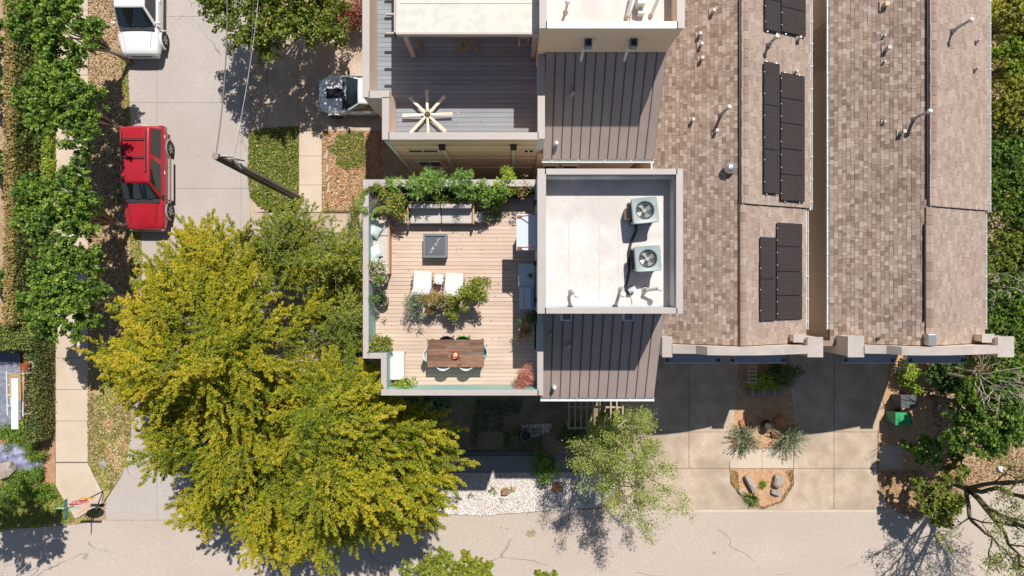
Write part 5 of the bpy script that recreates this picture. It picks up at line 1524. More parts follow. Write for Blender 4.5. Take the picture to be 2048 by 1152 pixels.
# ------------------------------------------------------------------ vehicles
m_tyre = M('tyre', (.018, .018, .018), .85)
m_rim = M('alloy', (.42, .42, .43), .3, metal=.8)
m_cglass = M('car_glass', (.012, .018, .017), .05, spec=.9, coat=.3)
m_lamp = M('lamp_glass', (.5, .5, .5), .1, spec=.8)
def car(name, label, cat, loc, rot, Lc, Wd, secs, gh, paint, rail=False, clad=None, wheels=None, stripe=False, wr=.36, hoodline=None):
    """secs: (x, half width, z bottom, z shoulder, z top centre) from tail (-x) to nose (+x); gh: greenhouse dict"""
    t = thing(name, label, cat, loc)
    V_ = []; F_ = []
    ring = None
    for (x, hw, zb, zs, ztp) in secs:
        r = [(0, zb), (hw * .8, zb), (hw * .97, zb + .10), (hw, (zb + zs) / 2), (hw * .985, zs - .09), (hw * .92, zs), (hw * .55, ztp - .01), (0, ztp)]
        pts = r + [(-y, z) for y, z in r[-2:0:-1]]
        ring = len(pts)
        V_ += [(x, y, z) for y, z in pts]
    ns = len(secs)
    for i in range(ns - 1):
        for k in range(ring):
            k2 = (k + 1) % ring
            F_.append((i * ring + k, (i + 1) * ring + k, (i + 1) * ring + k2, i * ring + k2))
    F_.append(tuple(range(ring))); F_.append(tuple((ns - 1) * ring + k for k in range(ring - 1, -1, -1)))
    body = MB().add(V_, F_).build('body', paint, t, smooth=True, local=True, sub=2)
    # greenhouse
    xb0, xb1, xr0, xr1, hb, hr, zb, zr = [gh[k] for k in ('xb0', 'xb1', 'xr0', 'xr1', 'hb', 'hr', 'zb', 'zr')]
    q = 0.06
    B = [(xb0, -hb, zb), (xb1, -hb, zb), (xb1, hb, zb), (xb0, hb, zb)]
    Rf = [(xr0, -hr, zr), (xr1, -hr * .94, zr - .02), (xr1, hr * .94, zr - .02), (xr0, hr, zr)]
    m = MB().add(B + Rf, [(0, 3, 2, 1), (4, 5, 6, 7), (0, 1, 5, 4), (2, 3, 7, 6), (1, 2, 6, 5), (3, 0, 4, 7)])
    cab = m.build('cabin', paint, t, local=True, bevel=.07, seg=4)
    for pl in cab.data.polygons: pl.use_smooth = True
    # roof panel slightly domed with ribs
    if gh.get('ribs'):
        for k in range(4):
            y = (-.6 + .4 * k) * hr
            MB().box(xr0 + .15, xr1 - .15, y - .02, y + .02, zr - .005, zr + .008).build('roof_rib', paint, t, local=True, bevel=.006)
    def panel(a, b, c, d, name, mat, inset=(.08, .08), off=.012, par=None, bv=.0):
        a, b, c, d = map(Vector, (a, b, c, d))
        n = (b - a).cross(d - a).normalized()
        def at(u, v): return (a * (1 - u) * (1 - v) + b * u * (1 - v) + c * u * v + d * (1 - u) * v) + n * off
        iu, iv = inset
        rows = []
        m = MB(); N_ = 6
        for j in range(N_ + 1):
            for i in range(N_ + 1):
                u = iu + (1 - 2 * iu) * i / N_; v = iv + (1 - 2 * iv) * j / N_
                bow = .02 * (1 - (2 * i / N_ - 1) ** 2)
                rows.append(at(u, v) + n * bow * (1 if name == 'windshield' else .3))
        fs = [(j * (N_ + 1) + i, j * (N_ + 1) + i + 1, (j + 1) * (N_ + 1) + i + 1, (j + 1) * (N_ + 1) + i) for j in range(N_) for i in range(N_)]
        return m.add(rows, fs).build(name, mat, par or t, smooth=True, local=True)
    ws = panel(B[1], B[2], Rf[2], Rf[1], 'windshield', m_cglass, (.035, .06), .018)
    panel(B[3], B[0], Rf[0], Rf[3], 'rear_window', m_cglass, (.10, .12), .015)
    # dark cowl and wipers at the foot of the windshield
    MB().box(xb1 - .02, xb1 + .16, -hb * .9, hb * .9, zb - .02, zb + .03).build('cowl', m_black, t, local=True, bevel=.01)
    for s in (-.35, .25):
        MB().tube([(xb1 + .05, s * hb, zb + .04), (xb1 - .12, (s + .55) * hb, zb + .13)], .012, 5).build('wiper', m_black, t, local=True)
    nw = gh.get('nside', 2)
    for sgn in (-1, 1):
        if sgn < 0: a_, b_, c_, d_ = B[0], B[1], Rf[1], Rf[0]
        else: a_, b_, c_, d_ = B[2], B[3], Rf[3], Rf[2]
        for k in range(nw):
            u0, u1 = k / nw + .03, (k + 1) / nw - .03
            lerp = lambda p, q_, u: Vector(p).lerp(Vector(q_), u)
            panel(lerp(a_, b_, u0), lerp(a_, b_, u1), lerp(d_, c_, u1), lerp(d_, c_, u0), 'side_window', m_cglass, (.02, .12), .014)
        # mirror, handles
        mr = MB().obox((xb1 - .15, sgn * (hb + .12), zb + .10), (.10, .2, .15)).build('mirror', gh.get('mirror', paint), t, local=True, bevel=.03)
        for k in range(nw):
            xx = xb0 + (xb1 - xb0) * ((k + .25) / nw)
            MB().obox((xx, sgn * (Wd / 2 + .0), zb - .14), (.14, .03, .03)).build('door_handle', gh.get('handle', paint), t, local=True)
    # wheels
    for (wx, side) in [(x, s) for x in wheels for s in (-1, 1)]:
        y = side * (Wd / 2 - .10)
        m = MB(); n = 24
        prof = [(wr * .62, -.11), (wr * .95, -.115), (wr, -.08), (wr, .08), (wr * .95, .115), (wr * .62, .11)]
        V2 = []; F2 = []
        for r, yy in prof:
            for k in range(n):
                a = 2 * math.pi * k / n; V2.append((wx + r * math.cos(a), y + yy, wr + r * math.sin(a)))
        for i in range(len(prof) - 1):
            for k in range(n):
                F2.append((i * n + k, i * n + (k + 1) % n, (i + 1) * n + (k + 1) % n, (i + 1) * n + k))
        wh = m.add(V2, F2).build('wheel', m_tyre, t, smooth=True, local=True)
        m = MB()
        yy = y + side * .085
        V2 = []
        for r, o_ in ((wr * .64, .02), (wr * .58, -.005), (.03, -.03)):
            for k in range(n):
                a = 2 * math.pi * k / n; V2.append((wx + r * math.cos(a), yy + side * o_, wr + r * math.sin(a)))
        F2 = [(i * n + k, i * n + (k + 1) % n, (i + 1) * n + (k + 1) % n, (i + 1) * n + k) for i in range(2) for k in range(n)]
        m.add(V2, F2).build('rim', m_black, wh, local=True)
        for k in range(6):
            a = k * math.pi / 3 + .2
            MB().obox((wx + wr * .32 * math.cos(a), yy + side * .012, wr + wr * .32 * math.sin(a)), (wr * .6, .02, .06), 0, -a).build('spoke', m_rim, wh, local=True)
        # arch flare
        V2 = []; n2 = 14
        for rr, yo in ((wr * 1.08, Wd / 2 - .1), (wr * 1.08, Wd / 2 + .025), (wr * 1.26, Wd / 2 + .018), (wr * 1.26, Wd / 2 - .1)):
            for k in range(n2 + 1):
                a = math.pi * k / n2; V2.append((wx + rr * math.cos(a), side * yo, wr + rr * math.sin(a)))
        F2 = [(i * (n2 + 1) + k, i * (n2 + 1) + k + 1, (i + 1) * (n2 + 1) + k + 1, (i + 1) * (n2 + 1) + k) for i in range(3) for k in range(n2)]
        MB().add(V2, F2).build('wheel_arch', clad or paint, t, local=True, smooth=False)
        MB().cyl((wx, side * (Wd / 2 - .28), wr), .01, .01, 4)
        well = MB(); V2 = []
        for k in range(n2 + 1):
            a = math.pi * k / n2; V2.append((wx + wr * 1.1 * math.cos(a), side * (Wd / 2 + .004), wr * .8 + wr * 1.1 * math.sin(a)))
        well.add(V2, [tuple(range(n2 + 1))]).build('wheel_well', m_dark, t, local=True)
    if clad:
        for s in (-1, 1):
            MB().box(wheels[0] + wr * 1.3, wheels[1] - wr * 1.3, s * (Wd / 2) - .03, s * (Wd / 2) + .03, .38, .56).build('side_cladding', clad, t, local=True, bevel=.02)
            MB().box(wheels[0] + wr * 1.3, wheels[1] - wr * 1.3, s * (Wd / 2 + .04) - .07, s * (Wd / 2 + .04) + .07, .30, .34).build('step_bar', clad, t, local=True, bevel=.015)
    xn = secs[-1][0]; x0 = secs[0][0]
    hwn = secs[-2][1]
    for s in (-1, 1):
        MB().obox((xn - .12, s * hwn * .78, secs[-2][3] - .13), (.2, .3, .13), -s * .35).build('headlight', m_lamp, t, local=True, bevel=.03)
        MB().obox((x0 + .02, s * secs[1][1] * .85, secs[0][3] - .12), (.06, .2, .3)).build('tail_light', m_tail, t, local=True, bevel=.02)
    MB().obox((xn - .01, 0, secs[-2][3] - .18), (.06, hwn * 1.1, .12)).build('grille', m_black, t, local=True, bevel=.01)
    MB().obox((xn - .05, 0, .5), (.16, min(hwn * 1.85, secs[-1][1] * 2.15), .18)).build('front_bumper', clad or paint, t, local=True, bevel=.06)
    MB().obox((x0 + .02, 0, .5), (.16, secs[1][1] * 1.85, .2)).build('rear_bumper', clad or paint, t, local=True, bevel=.05)
    for s in (-1, 1):
        for xx in ([xb1 - .05, (xb0 + xb1) / 2 + .1, xb0 + .75] if nw > 1 else [xb1 - .1, xb1 - 1.35]):
            MB().tube([(xx, s * (Wd / 2 + .004), .36), (xx, s * (Wd / 2 + .006), zb - .3), (xx, s * (Wd / 2 - .03), zb - .06)], .006, 4).build('door_seam', m_black, t, local=True)
    MB().obox((x0 - .03, 0, .72), (.02, .34, .12)).build('number_plate', m_white, t, local=True)
    # hood seams
    for s in (-1, 1):
        MB().tube([(xb1 + .15, s * hb * .78, hoodline[0]), (xn - .35, s * hwn * .68, hoodline[1])], .007, 4).build('hood_seam', m_black if not gh.get('seam') else gh['seam'], t, local=True)
    if rail:
        for s in (-1, 1):
            r_ = MB().tube([(xr0 + .2, s * hr * .8, zr + .07), (xr1 - .45, s * hr * .8, zr + .07)], .022, 8).build('roof_rail', m_black, t, local=True)
            for x in (xr0 + .22, xr1 - .48): MB().obox((x, s * hr * .8, zr + .035), (.10, .06, .07)).build('rail_foot', m_black, r_, local=True, bevel=.01)
        for x in (xr0 + .55, xr0 + 1.35):
            MB().tube([(x, -hr * .8, zr + .10), (x, hr * .8, zr + .10)], .022, 8).build('cross_bar', m_black, t, local=True)
    if stripe:
        MB().obox(((xb1 + xn) / 2 - .02, 0, 0.0), (xn - xb1 - .55, .42, .02)).build('x', m_black, t, local=True) if False else None
        V2 = []
        for x, z in stripe: V2 += [(x, -.20 - .04 * (x - 1), z), (x, .20 + .04 * (x - 1), z)]
        F2 = [(i * 2, i * 2 + 2, i * 2 + 3, i * 2 + 1) for i in range(len(stripe) - 1)]
        MB().add(V2, F2).build('hood_stripe', m_blackgloss, t, local=True)
    t.rotation_euler.z = rot
    return t
m_tail = M('tail_red', (.3, .01, .01), .2)
m_blackgloss = M('black_vinyl', (.015, .015, .02), .25)
p_red = M('red_paint', (.36, .012, .022), .28, (.40, .018, .03), 1.5, coat=.8)
p_white = M('white_car_paint', (.78, .79, .80), .25, coat=.8)
p_white2 = M('pearl_car_paint', (.74, .77, .80), .22, coat=.9)
m_clad = M('pewter_cladding', (.38, .35, .31), .5)
suv = [(-2.36, .78, .5, .92, .96), (-2.32, .88, .42, 1.02, 1.05), (-2.0, .93, .34, 1.05, 1.08), (-1.0, .94, .30, 1.04, 1.07), (0, .94, .30, 1.04, 1.06), (.85, .93, .30, 1.02, 1.06),
       (1.25, .93, .32, .99, 1.045), (1.9, .91, .36, .94, .995), (2.22, .87, .42, .87, .93), (2.33, .82, .44, .80, .86), (2.38, .74, .50, .72, .76)]
def at_world(x, y): return (x, y, 0.02)
car('suv', 'red SUV with roof rack parked facing down the side street', 'car', at_world(-16.74, 5.02), -math.pi / 2, 4.76, 1.86, suv,
    dict(xb0=-2.28, xb1=1.0, xr0=-2.12, xr1=.30, hb=.87, hr=.66, zb=1.04, zr=1.76, nside=2, ribs=True, mirror=m_black, handle=m_gutter),
    p_red, True, m_clad, (-1.42, 1.45), hoodline=(1.10, .99))
car('pickup', 'white SUV with its front end in view at the top of the side street', 'car', at_world(-17.0, 13.0), -math.pi / 2, 4.9, 1.9, suv,
    dict(xb0=-2.2, xb1=1.18, xr0=-2.0, xr1=.50, hb=.88, hr=.70, zb=1.04, zr=1.78, nside=2, mirror=p_white, seam=m_pipe),
    p_white, False, None, (-1.45, 1.52), hoodline=(1.10, .99))
sed = [(-2.2, .66, .5, .80, .86), (-2.1, .82, .36, .92, .98), (-1.4, .90, .26, .95, 1.0), (0, .91, .24, .92, .97), (.7, .91, .24, .88, .95),
       (1.1, .90, .26, .84, .92), (1.7, .86, .30, .78, .86), (2.02, .74, .36, .70, .78), (2.16, .50, .42, .6, .66)]
car('coupe', 'white coupe with black hood stripe parked nose out from under the deck house', 'car', at_world(-6.72, 8.86), math.pi, 4.3, 1.82, sed,
    dict(xb0=-1.7, xb1=.85, xr0=-1.0, xr1=.15, hb=.82, hr=.58, zb=.90, zr=1.36, nside=1, mirror=m_black, seam=m_pipe),
    p_white2, False, None, (-1.35, 1.4), stripe=[(1.0, .955), (1.3, .935), (1.6, .905), (1.75, .88)], wr=.33, hoodline=(.93, .86))

# ------------------------------------------------------------------ street furniture
base = P(597, 397, 0); top = P(430, 312, 9.2)
t = thing('utility_pole', 'dark wooden utility pole with wires on the lawn edge', 'utility pole', base)
base_t = Vector((base.x, base.y, 0)); 
MB().tube([base_t, base_t.lerp(Vector((top.x, top.y, 9.2)), .5), (top.x, top.y, 9.2)], [.17, .15, .12], 14).build('pole', m_wood, t, smooth=False)
MB().cyl((top.x, top.y, 9.2), .118, .01, 14).build('pole_top', M('pole_cut', (.3, .24, .18), .9), t)
for dz, ox in ((8.1, .16), (7.8, -.14), (7.5, .2)):
    q = base_t.lerp(Vector((top.x, top.y, 9.2)), dz / 9.2)
    MB().lathe((q.x + ox, q.y + .12, dz), [(.02, -.08), (.05, -.04), (.03, 0), (.05, .04), (.02, .08), (0, .09)], 10).build('insulator', m_pipe, t)
    MB().tube([(q.x, q.y, dz), (q.x + ox, q.y + .12, dz)], .02, 6).build('bracket', m_steel, t)
q1 = base_t.lerp(Vector((top.x, top.y, 9.2)), .86)
for k, off in enumerate(((.17, .05), (-.02, .17), (.14, -.09))):
    MB().tube([q1 + Vector((off[0], off[1], 0)), base_t + Vector((off[0] * 1.3, off[1] * 1.3, .2))], .018, 5).build('conduit', m_chain if k else m_pipe, t)
MB().tube([Vector((top.x, top.y, 9.1)), Vector((top.x + .3, top.y + .05, 8.75)), Vector((top.x + .75, top.y - .05, 8.6)), q1 + Vector((.15, .1, .3))], .018, 5).build('jumper_wire', m_black, t, smooth=True)
MB().tube([Vector((top.x, top.y, 9.15)), Vector((top.x + .4, top.y + .1, 8.8)), Vector((top.x + .6, top.y - .3, 8.4)), q1 + Vector((.1, .1, 0))], .014, 5).build('jumper_wire', m_wirew, t, smooth=True)
def cable(a, b, r, mat, label, sag=.3):
    pts = []
    for k in range(25):
        u = k / 24; v = a.lerp(b, u); v.z -= sag * 4 * u * (1 - u); pts.append(v)
    c = thing('power_line', label, 'wire', a); MB().tube(pts, r, 5, False).build('strand', mat, c, smooth=True)
cable(Vector((top.x, top.y, 9.15)), P(453, -60, 9.3), .022, m_chain, 'thick overhead wire running up from the pole top', .35)
cable(q1, P(520, -40, 8.5), .008, m_wirew, 'thin overhead wire crossing the driveway shade, left of its pair', .3)
cable(q1 + Vector((.1, 0, .1)), P(508, -60, 8.6), .008, m_chain, 'thin dark overhead wire crossing the driveway shade', .5)
# stop sign
b = P(207, 982, 0); t = thing('stop_sign', 'red stop sign with green street name blades at the corner ramp', 'stop sign', b)
MB().tube([(b.x, b.y, 0), (b.x, b.y, 2.75)], .03, 8).build('post', m_steelg := M('green_post', (.03, .08, .06), .5), t)
def octagon(r, y0, y1, cz):
    pts = [(b.x + r * math.cos(math.pi / 8 + k * math.pi / 4), cz + r * math.sin(math.pi / 8 + k * math.pi / 4)) for k in range(8)]
    m = MB(); n = 8
    m.add([(x, y0, z) for x, z in pts] + [(x, y1, z) for x, z in pts], [tuple(range(n)), tuple(range(2 * n - 1, n - 1, -1))] + [((i + 1) % n, i, i + n, (i + 1) % n + n) for i in range(n)])
    return m
yy = b.y + .035
pl = octagon(.43, yy, yy + .006, 1.85).build('sign_plate', M('sign_white', (.75, .75, .75), .5), t)
octagon(.405, yy + .007, yy + .010, 1.85).build('red_face', M('sign_red', (.50, .015, .03), .45), pl)
octagon(.43, yy - .004, yy - .001, 1.85).build('sign_back', m_steel, pl)
def lettering(txt, size, loc, rot, mat, parent, name='lettering', depth=.002):
    cu = bpy.data.curves.new(name, 'FONT'); cu.body = txt; cu.size = size; cu.extrude = depth; cu.align_x = 'CENTER'; cu.align_y = 'CENTER'
    tmp = bpy.data.objects.new(name, cu); COL.objects.link(tmp)
    dg = bpy.context.evaluated_depsgraph_get(); me = bpy.data.meshes.new_from_object(tmp.evaluated_get(dg))
    bpy.data.objects.remove(tmp); me.name = name; me.materials.clear(); me.materials.append(mat)
    o = bpy.data.objects.new(name, me); COL.objects.link(o); o.parent = parent
    o.location = Vector(loc) - ORG[parent]; o.rotation_euler = rot
    ORG[o] = ORG[parent]
    return o
lt = lettering('STOP', .37, (b.x, yy + .014, 1.85), (math.pi / 2, 0, math.pi), M('letter_white', (.85, .85, .85), .5), pl)
lt.scale = (.85, 1.15, 1)
m = MB(); m.box(b.x - .32, b.x + .30, yy, yy + .006, 1.12, 1.36); m.build('lower_plaque', M('sign_amber', (.75, .38, .03), .5), t)
g_sign = M('sign_green', (.02, .22, .17), .5)
# name blades: one seen edge-on, one facing the side street; their letters cannot be read in the photo, only pale strokes show
n1 = MB().box(b.x - .55, b.x + .45, b.y - .006, b.y + .006, 2.40, 2.58).build('name_blade', M('sign_mint', (.35, .62, .50), .5), t)
n2 = MB().box(b.x - .006, b.x + .006, b.y - .45, b.y + .45, 2.60, 2.80).build('name_blade', g_sign, t)
m = MB()
for k in range(9):
    y = b.y - .25 + k * .07
    m.box(b.x + .007, b.x + .010, y, y + .014, 2.65, 2.75)
    if k % 3: m.box(b.x + .007, b.x + .010, y + .016, y + .04, 2.65 + .04 * (k % 2), 2.67 + .04 * (k % 2))
m.build('pale_strokes', m_white, n2)
# wheeled bins
def bin_(label, px, py, mat, rot):
    p = P(px, py, 1.0); t = thing('wheeled_bin', label, 'bin', (p.x, p.y, .03), 'wheeled bins beside the right driveway')
    m = MB(); a, c, h = .27, .33, .95
    m.add([(-a * .8, -c * .8, .05), (a * .8, -c * .8, .05), (a * .8, c * .8, .05), (-a * .8, c * .8, .05), (-a, -c, h), (a, -c, h), (a, c, h), (-a, c, h)],
          [(0, 3, 2, 1), (4, 5, 6, 7), (0, 1, 5, 4), (2, 3, 7, 6), (1, 2, 6, 5), (3, 0, 4, 7)]).build('tub', mat, t, local=True, bevel=.03)
    lid = MB().box(-a - .02, a + .02, -c - .03, c + .02, h + .003, h + .05).build('lid', mat, t, local=True, bevel=.02)
    MB().box(-a * .6, a * .6, -c * .5, c * .5, h + .052, h + .075).build('lid_panel', mat, lid, local=True, bevel=.015)
    MB().box(-a * .2, a * .2, -c * .9, -c * .6, h + .052, h + .07).build('lid_rib', mat, lid, local=True, bevel=.01)
    MB().tube([(-a * .8, c + .08, h - .03), (a * .8, c + .08, h - .03)], .018, 8).build('handle', m_black, t, local=True)
    for s in (-1, 1):
        MB().box(s * a * .8 - .02, s * a * .8 + .02, c - .02, c + .1, h - .05, h - .01).build('handle_arm', m_black, t, local=True)
        m = MB().tube([(s * a - .03 * s, c * .8, .12), (s * a + .03 * s, c * .8, .12)], .12, 16).build('wheel', m_black, t, local=True)
    t.rotation_euler.z = rot
bin_('charcoal grey wheeled bin behind the green one', 1817, 803, m_bin, -math.pi / 2 + .03)
bin_('green wheeled bin beside the right driveway', 1806, 838, m_green, -math.pi / 2)

# rocks
def rock(label, px, py, sx, sy, sz, mat, rot=0, z=.04, seed=0, group=None):
    r = random.Random(seed); bm = bmesh.new(); bmesh.ops.create_icosphere(bm, subdivisions=2, radius=1)
    for v in bm.verts:
        k = 1 + r.uniform(-.14, .14); v.co = Vector((max(-.72, min(.72, v.co.x)) * sx * k, max(-.72, min(.72, v.co.y)) * sy * k, max(-.6, min(.72, v.co.z)) * sz * k)) * 1.3
    me = bpy.data.meshes.new('boulder'); bm.to_mesh(me); bm.free()
    p = P(px, py, z + sz); o = link('boulder', me, mat); o.location = (p.x, p.y, z + sz * .6); o.rotation_euler.z = rot
    tag(o, label, 'boulder', group)
rock('squarish brown boulder in the white pebbles between two agaves', 1010, 984, .19, .15, .18, m_rock, .1, seed=1)
rock('rust coloured diamond shaped boulder in the white pebbles', 1113, 976, .19, .19, .16, m_rock2, .7, seed=2)
rock('long slanting grey slab boulder at the left of the kerb bed', 1502, 968, .14, .42, .22, m_rock3, .55, seed=3)
rock('tall blocky brown boulder at the right of the kerb bed', 1557, 962, .20, .28, .25, m_rock3, -.2, seed=4)
rock('low boulder at the foot of the blocky brown one in the kerb bed', 1552, 985, .24, .13, .15, m_rock3, -.2, seed=8)
rock('small stone near the left rim of the kerb bed', 1481, 983, .12, .08, .10, m_rock3, -.8, seed=5)
rock('orange boulder behind the black urn', 1561, 843, .26, .24, .22, M('rock_orange', (.55, .25, .12), .9, (.45, .2, .1), 5, .2, 30, .5, 20), .3, seed=6)
rock('reddish stone left of the black urn', 1485, 848, .12, .2, .14, m_rock2, .3, seed=7)
rock('rust stone under the right feathery shrub', 1548, 868, .12, .14, .14, m_rock2, .1, seed=17)
rock('large grey boulder at the left edge below the hedge', 8, 940, .5, .35, .35, m_rock3, .3, seed=9)
rock('white stone on the soil at the far right', 2003, 938, .14, .13, .08, m_white, .3, seed=10)
# stacked stone wall in the bed
t = thing('stone_wall', 'low wall of grey blocks below the bright lime bush', 'wall', P(1528, 785, 0))
for lv in range(2):
    for k in range(6):
        p = P(1503 + k * 10.5 + lv * 3, 785, .3); MB().obox((p.x, p.y, .12 + lv * .17), (.22, .24, .16), random.uniform(-.06, .06)).build('block', m_rock3 if (k + lv) % 2 else m_paver, t, bevel=.02)
p = P(1535, 851, .4); t = thing('urn', 'round black urn between the feathery shrubs', 'urn', (p.x, p.y, .03))
MB().lathe((p.x, p.y, .03), [(0, 0), (.14, 0), (.24, .2), (.25, .35), (.17, .5), (.2, .54), (.16, .54), (.13, .48), (0, .46)], 28).build('body', m_black, t, smooth=True)
MB().cyl((p.x, p.y, .5), .13, .01, 20).build('soil', m_potsoil, t)
# little timber pieces in the mulch bed
for i, (x0, y0, x1, y1) in enumerate(((655, 300, 652, 318), (666, 308, 674, 316), (655, 330, 654, 345), (661, 352, 652, 363), (658, 366, 656, 385), (682, 296, 692, 297))):
    a, b2 = P(x0, y0, .06), P(x1, y1, .06); c = (a + b2) / 2; d = b2 - a
    tbuild(MB().obox((c.x, c.y, .055), (d.length, .09, .05), math.atan2(d.y, d.x)), 'timber_offcut', m_bark2,
           ('timber offcut standing highest at the left of the mulch bed', 'short slanted timber offcut near the top of the mulch bed', 'timber offcut on the left in the middle of the mulch bed',
            'slanted timber offcut lower in the mulch bed', 'lowest timber offcut in the mulch bed', 'timber offcut lying level near the grass of the mulch bed')[i], 'timber')
# iron fence in the yard, gate pergola
t = thing('iron_fence', 'black iron picket fence across the shaded yard', 'fence', P(970, 900, 0))
fa, fb = P(880, 900, 0), P(1065, 900, 0)
npk = 44
pk = None
for k in range(npk):
    x = fa.x + (fb.x - fa.x) * k / (npk - 1)
    if pk is None:
        pk = MB().box(-.011, .011, -.011, .011, 0.02, 1.1).build('picket', m_dark, t, local=True)
    o = pk if k == 0 else pk.copy()
    if k: COL.objects.link(o)
    o.location = Vector((x, fa.y, 0)) - ORG[t]
for z in (.15, .95): MB().box(fa.x, fb.x, fa.y - .016, fa.y + .016, z, z + .03).build('rail', m_dark, t)
def pergola():
    z = 2.6; a, b2 = P(1138, 800, z), P(1245, 858, z)
    t = thing('pergola', 'tan wooden pergola with slats below the metal roof', 'pergola', ((a.x + b2.x) / 2, (a.y + b2.y) / 2, 0))
    for k in range(10):
        x = a.x + (b2.x - a.x) * k / 9
        MB().box(x - .03, x + .03, b2.y, a.y + .1, z, z + .09).build('slat', m_slat, t)
    for y in (b2.y, b2.y + .9):
        MB().box(a.x - .05, b2.x + .05, y, y + .07, z - .12, z - .001).build('beam', m_slat, t)
    for x in (a.x, b2.x):
        MB().box(x - .045, x + .045, b2.y, b2.y + .09, 0, z - .121).build('post', m_slat, t)
pergola()
p = P(1051, 871, .5); t = thing('ring_planter', 'round dark planter with pale rim beside the white stones', 'planter', (p.x, p.y, 0.02))
MB().lathe((p.x, p.y, .02), [(.2, 0), (.24, .5), (.21, .5), (.2, .4), (0, .4)], 28).build('pot', m_dark, t)
MB().lathe((p.x, p.y, .52), [(.25, 0), (.25, .015), (.225, .015), (.225, 0)], 28).build('rim', m_pot, t)
for s in (0, 1):
    p = P((1180, 1230)[s], 905, .4)
# wooden side gates between walls and beds
for i, (x0, x1, ya, yb) in enumerate(((1497, 1512, 727, 765), (1797, 1815, 724, 740))):
    t = thing('slatted_gate', ('narrow wooden slatted gate left of the lime bush', 'narrow wooden slatted gate under the right house canopies')[i], 'gate', P(x0, ya, 0))
    n_ = 6 if i == 0 else 3
    for k in range(n_):
        p = P((x0 + x1) / 2, ya + (yb - ya) * k / (n_ - 1), 1.1); MB().obox((p.x, p.y, 1.1), ((x1 - x0) / F * 30.9, .06, .03)).build('slat', m_slat, t)
    for x in (x0, x1):
        p = P(x, ya, 1.05); q = P(x, yb, 1.05); MB().box(p.x - .02, p.x + .02, q.y - .05, p.y + .05, 1.03, 1.08).build('rail', m_slat, t)
        MB().box(p.x - .02, p.x + .02, q.y - .05, q.y, .0, 1.029).build('post', m_slat, t)

scatter('yard_cover', px_poly([(890, 800), (1130, 800), (1130, 898), (890, 898)]), 5000, .10, .04, g_dark, 'low dark ground cover in the shaded yard behind the iron fence', 'ground cover', .03, .08, .6, tint=(0, .8), mask=(.9, -.05, 14))
# yard items at far left: play deck, frame, slide, planter, cloth
mb = MB(); mb.prism(px_poly([(-40, 705), (40, 705), (42, 840), (10, 862), (-40, 862)], .12), .03, .12)
tbuild(mb, 'play_mat', m_slate, 'blue grey patterned mat at the left edge below the short hedge', 'mat')
mb = MB(); mb.prism(px_poly([(-40, 842), (55, 840), (55, 875), (-40, 875)], .04), .0, .04); o = mb.build('turf_patch', M('lime_turf', (.22, .34, .03), .9, (.3, .4, .06), 5, .3, 30)); o['kind'] = 'structure'
t = thing('scaffold_frame', 'yellow and white scaffold frame beside the tall hedge', 'scaffold', P(30, 790, 0))
z = 1.7
def bar(x0, y0, x1, y1, zz, mat, nm='bar', r=.025): MB().tube([P(x0, y0, zz), P(x1, y1, zz)], r, 7).build(nm, mat, t)
bar(13, 748, 48, 748, z, m_yellow); bar(20, 752, 40, 752, z, m_yellow); bar(20, 752, 21, 795, z, m_yellow); bar(40, 752, 41, 800, z, m_yellow)
bar(13, 742, 15, 830, z - .2, m_white); bar(46, 745, 46, 832, z - .2, m_white); bar(22, 760, 22, 808, z - .3, m_white)
for y in (770, 790, 811): bar(13, y, 22, y, z - .25, m_white, 'rung'); bar(41, y - 8, 46, y - 8, z - .25, m_white, 'rung')
for x, y in ((14, 748), (46, 748), (15, 830), (46, 830)):
    p = P(x, y, z); MB().tube([(p.x, p.y, .04), (p.x, p.y, z)], .025, 7).build('leg', m_white, t)
m = MB(); a = rect(24, 756, 38, 858, 1.75); m.box(a[0], a[1], a[2], a[3], 1.75, 1.80); tbuild(m, 'plank', m_white, 'long white plank lying on the scaffold frame', 'plank')
plant('white_planter', 'white bowl with orange flowers on the hedge corner', 58, 731, 1.0, .18, .5, g_orange, 120, .10, .03, pot=m_potw, potr=.17, poth=.25)
# crumpled lavender cloth
V_ = []; n = 26; c0 = P(28, 912, .3)
for j in range(n):
    for i in range(n):
        x = (i / (n - 1) - .5) * 2.4; y = (j / (n - 1) - .5) * 1.2
        ang = x * .5
        V_.append((c0.x + x, c0.y + y - .25 * x * x * .4 - .3 * max(x, 0), .1 + .22 * math.exp(-(x * x + y * y)) + .05 * math.sin(x * 9 + y * 4) + .05 * math.sin(y * 13 - x * 6) + .02 * random.random()))
F_ = [(j * n + i, j * n + i + 1, (j + 1) * n + i + 1, (j + 1) * n + i) for j in range(n - 1) for i in range(n - 1)
      if ((i / n - .5) * 2) ** 2 + ((j / n - .5) * 2) ** 2 < 1.0]
tbuild(MB().add(V_, F_), 'crumpled_cloth', M('lavender_cloth', (.20, .20, .34), .7, (.34, .34, .46), 6), 'crumpled lavender cloth draped on the ground at the left edge', 'cloth', smooth=True)
p = P(200, 928, .3); m = MB(); m.add([(p.x - .2, p.y - .25, .05), (p.x + .2, p.y - .25, .05), (p.x + .05, p.y + .2, .05), (p.x + .08, p.y + .1, .45)], [(0, 1, 3), (1, 2, 3), (2, 0, 3), (0, 2, 1)])
tbuild(m, 'yard_sign', m_white, 'small white folded sign on the dry verge', 'sign')

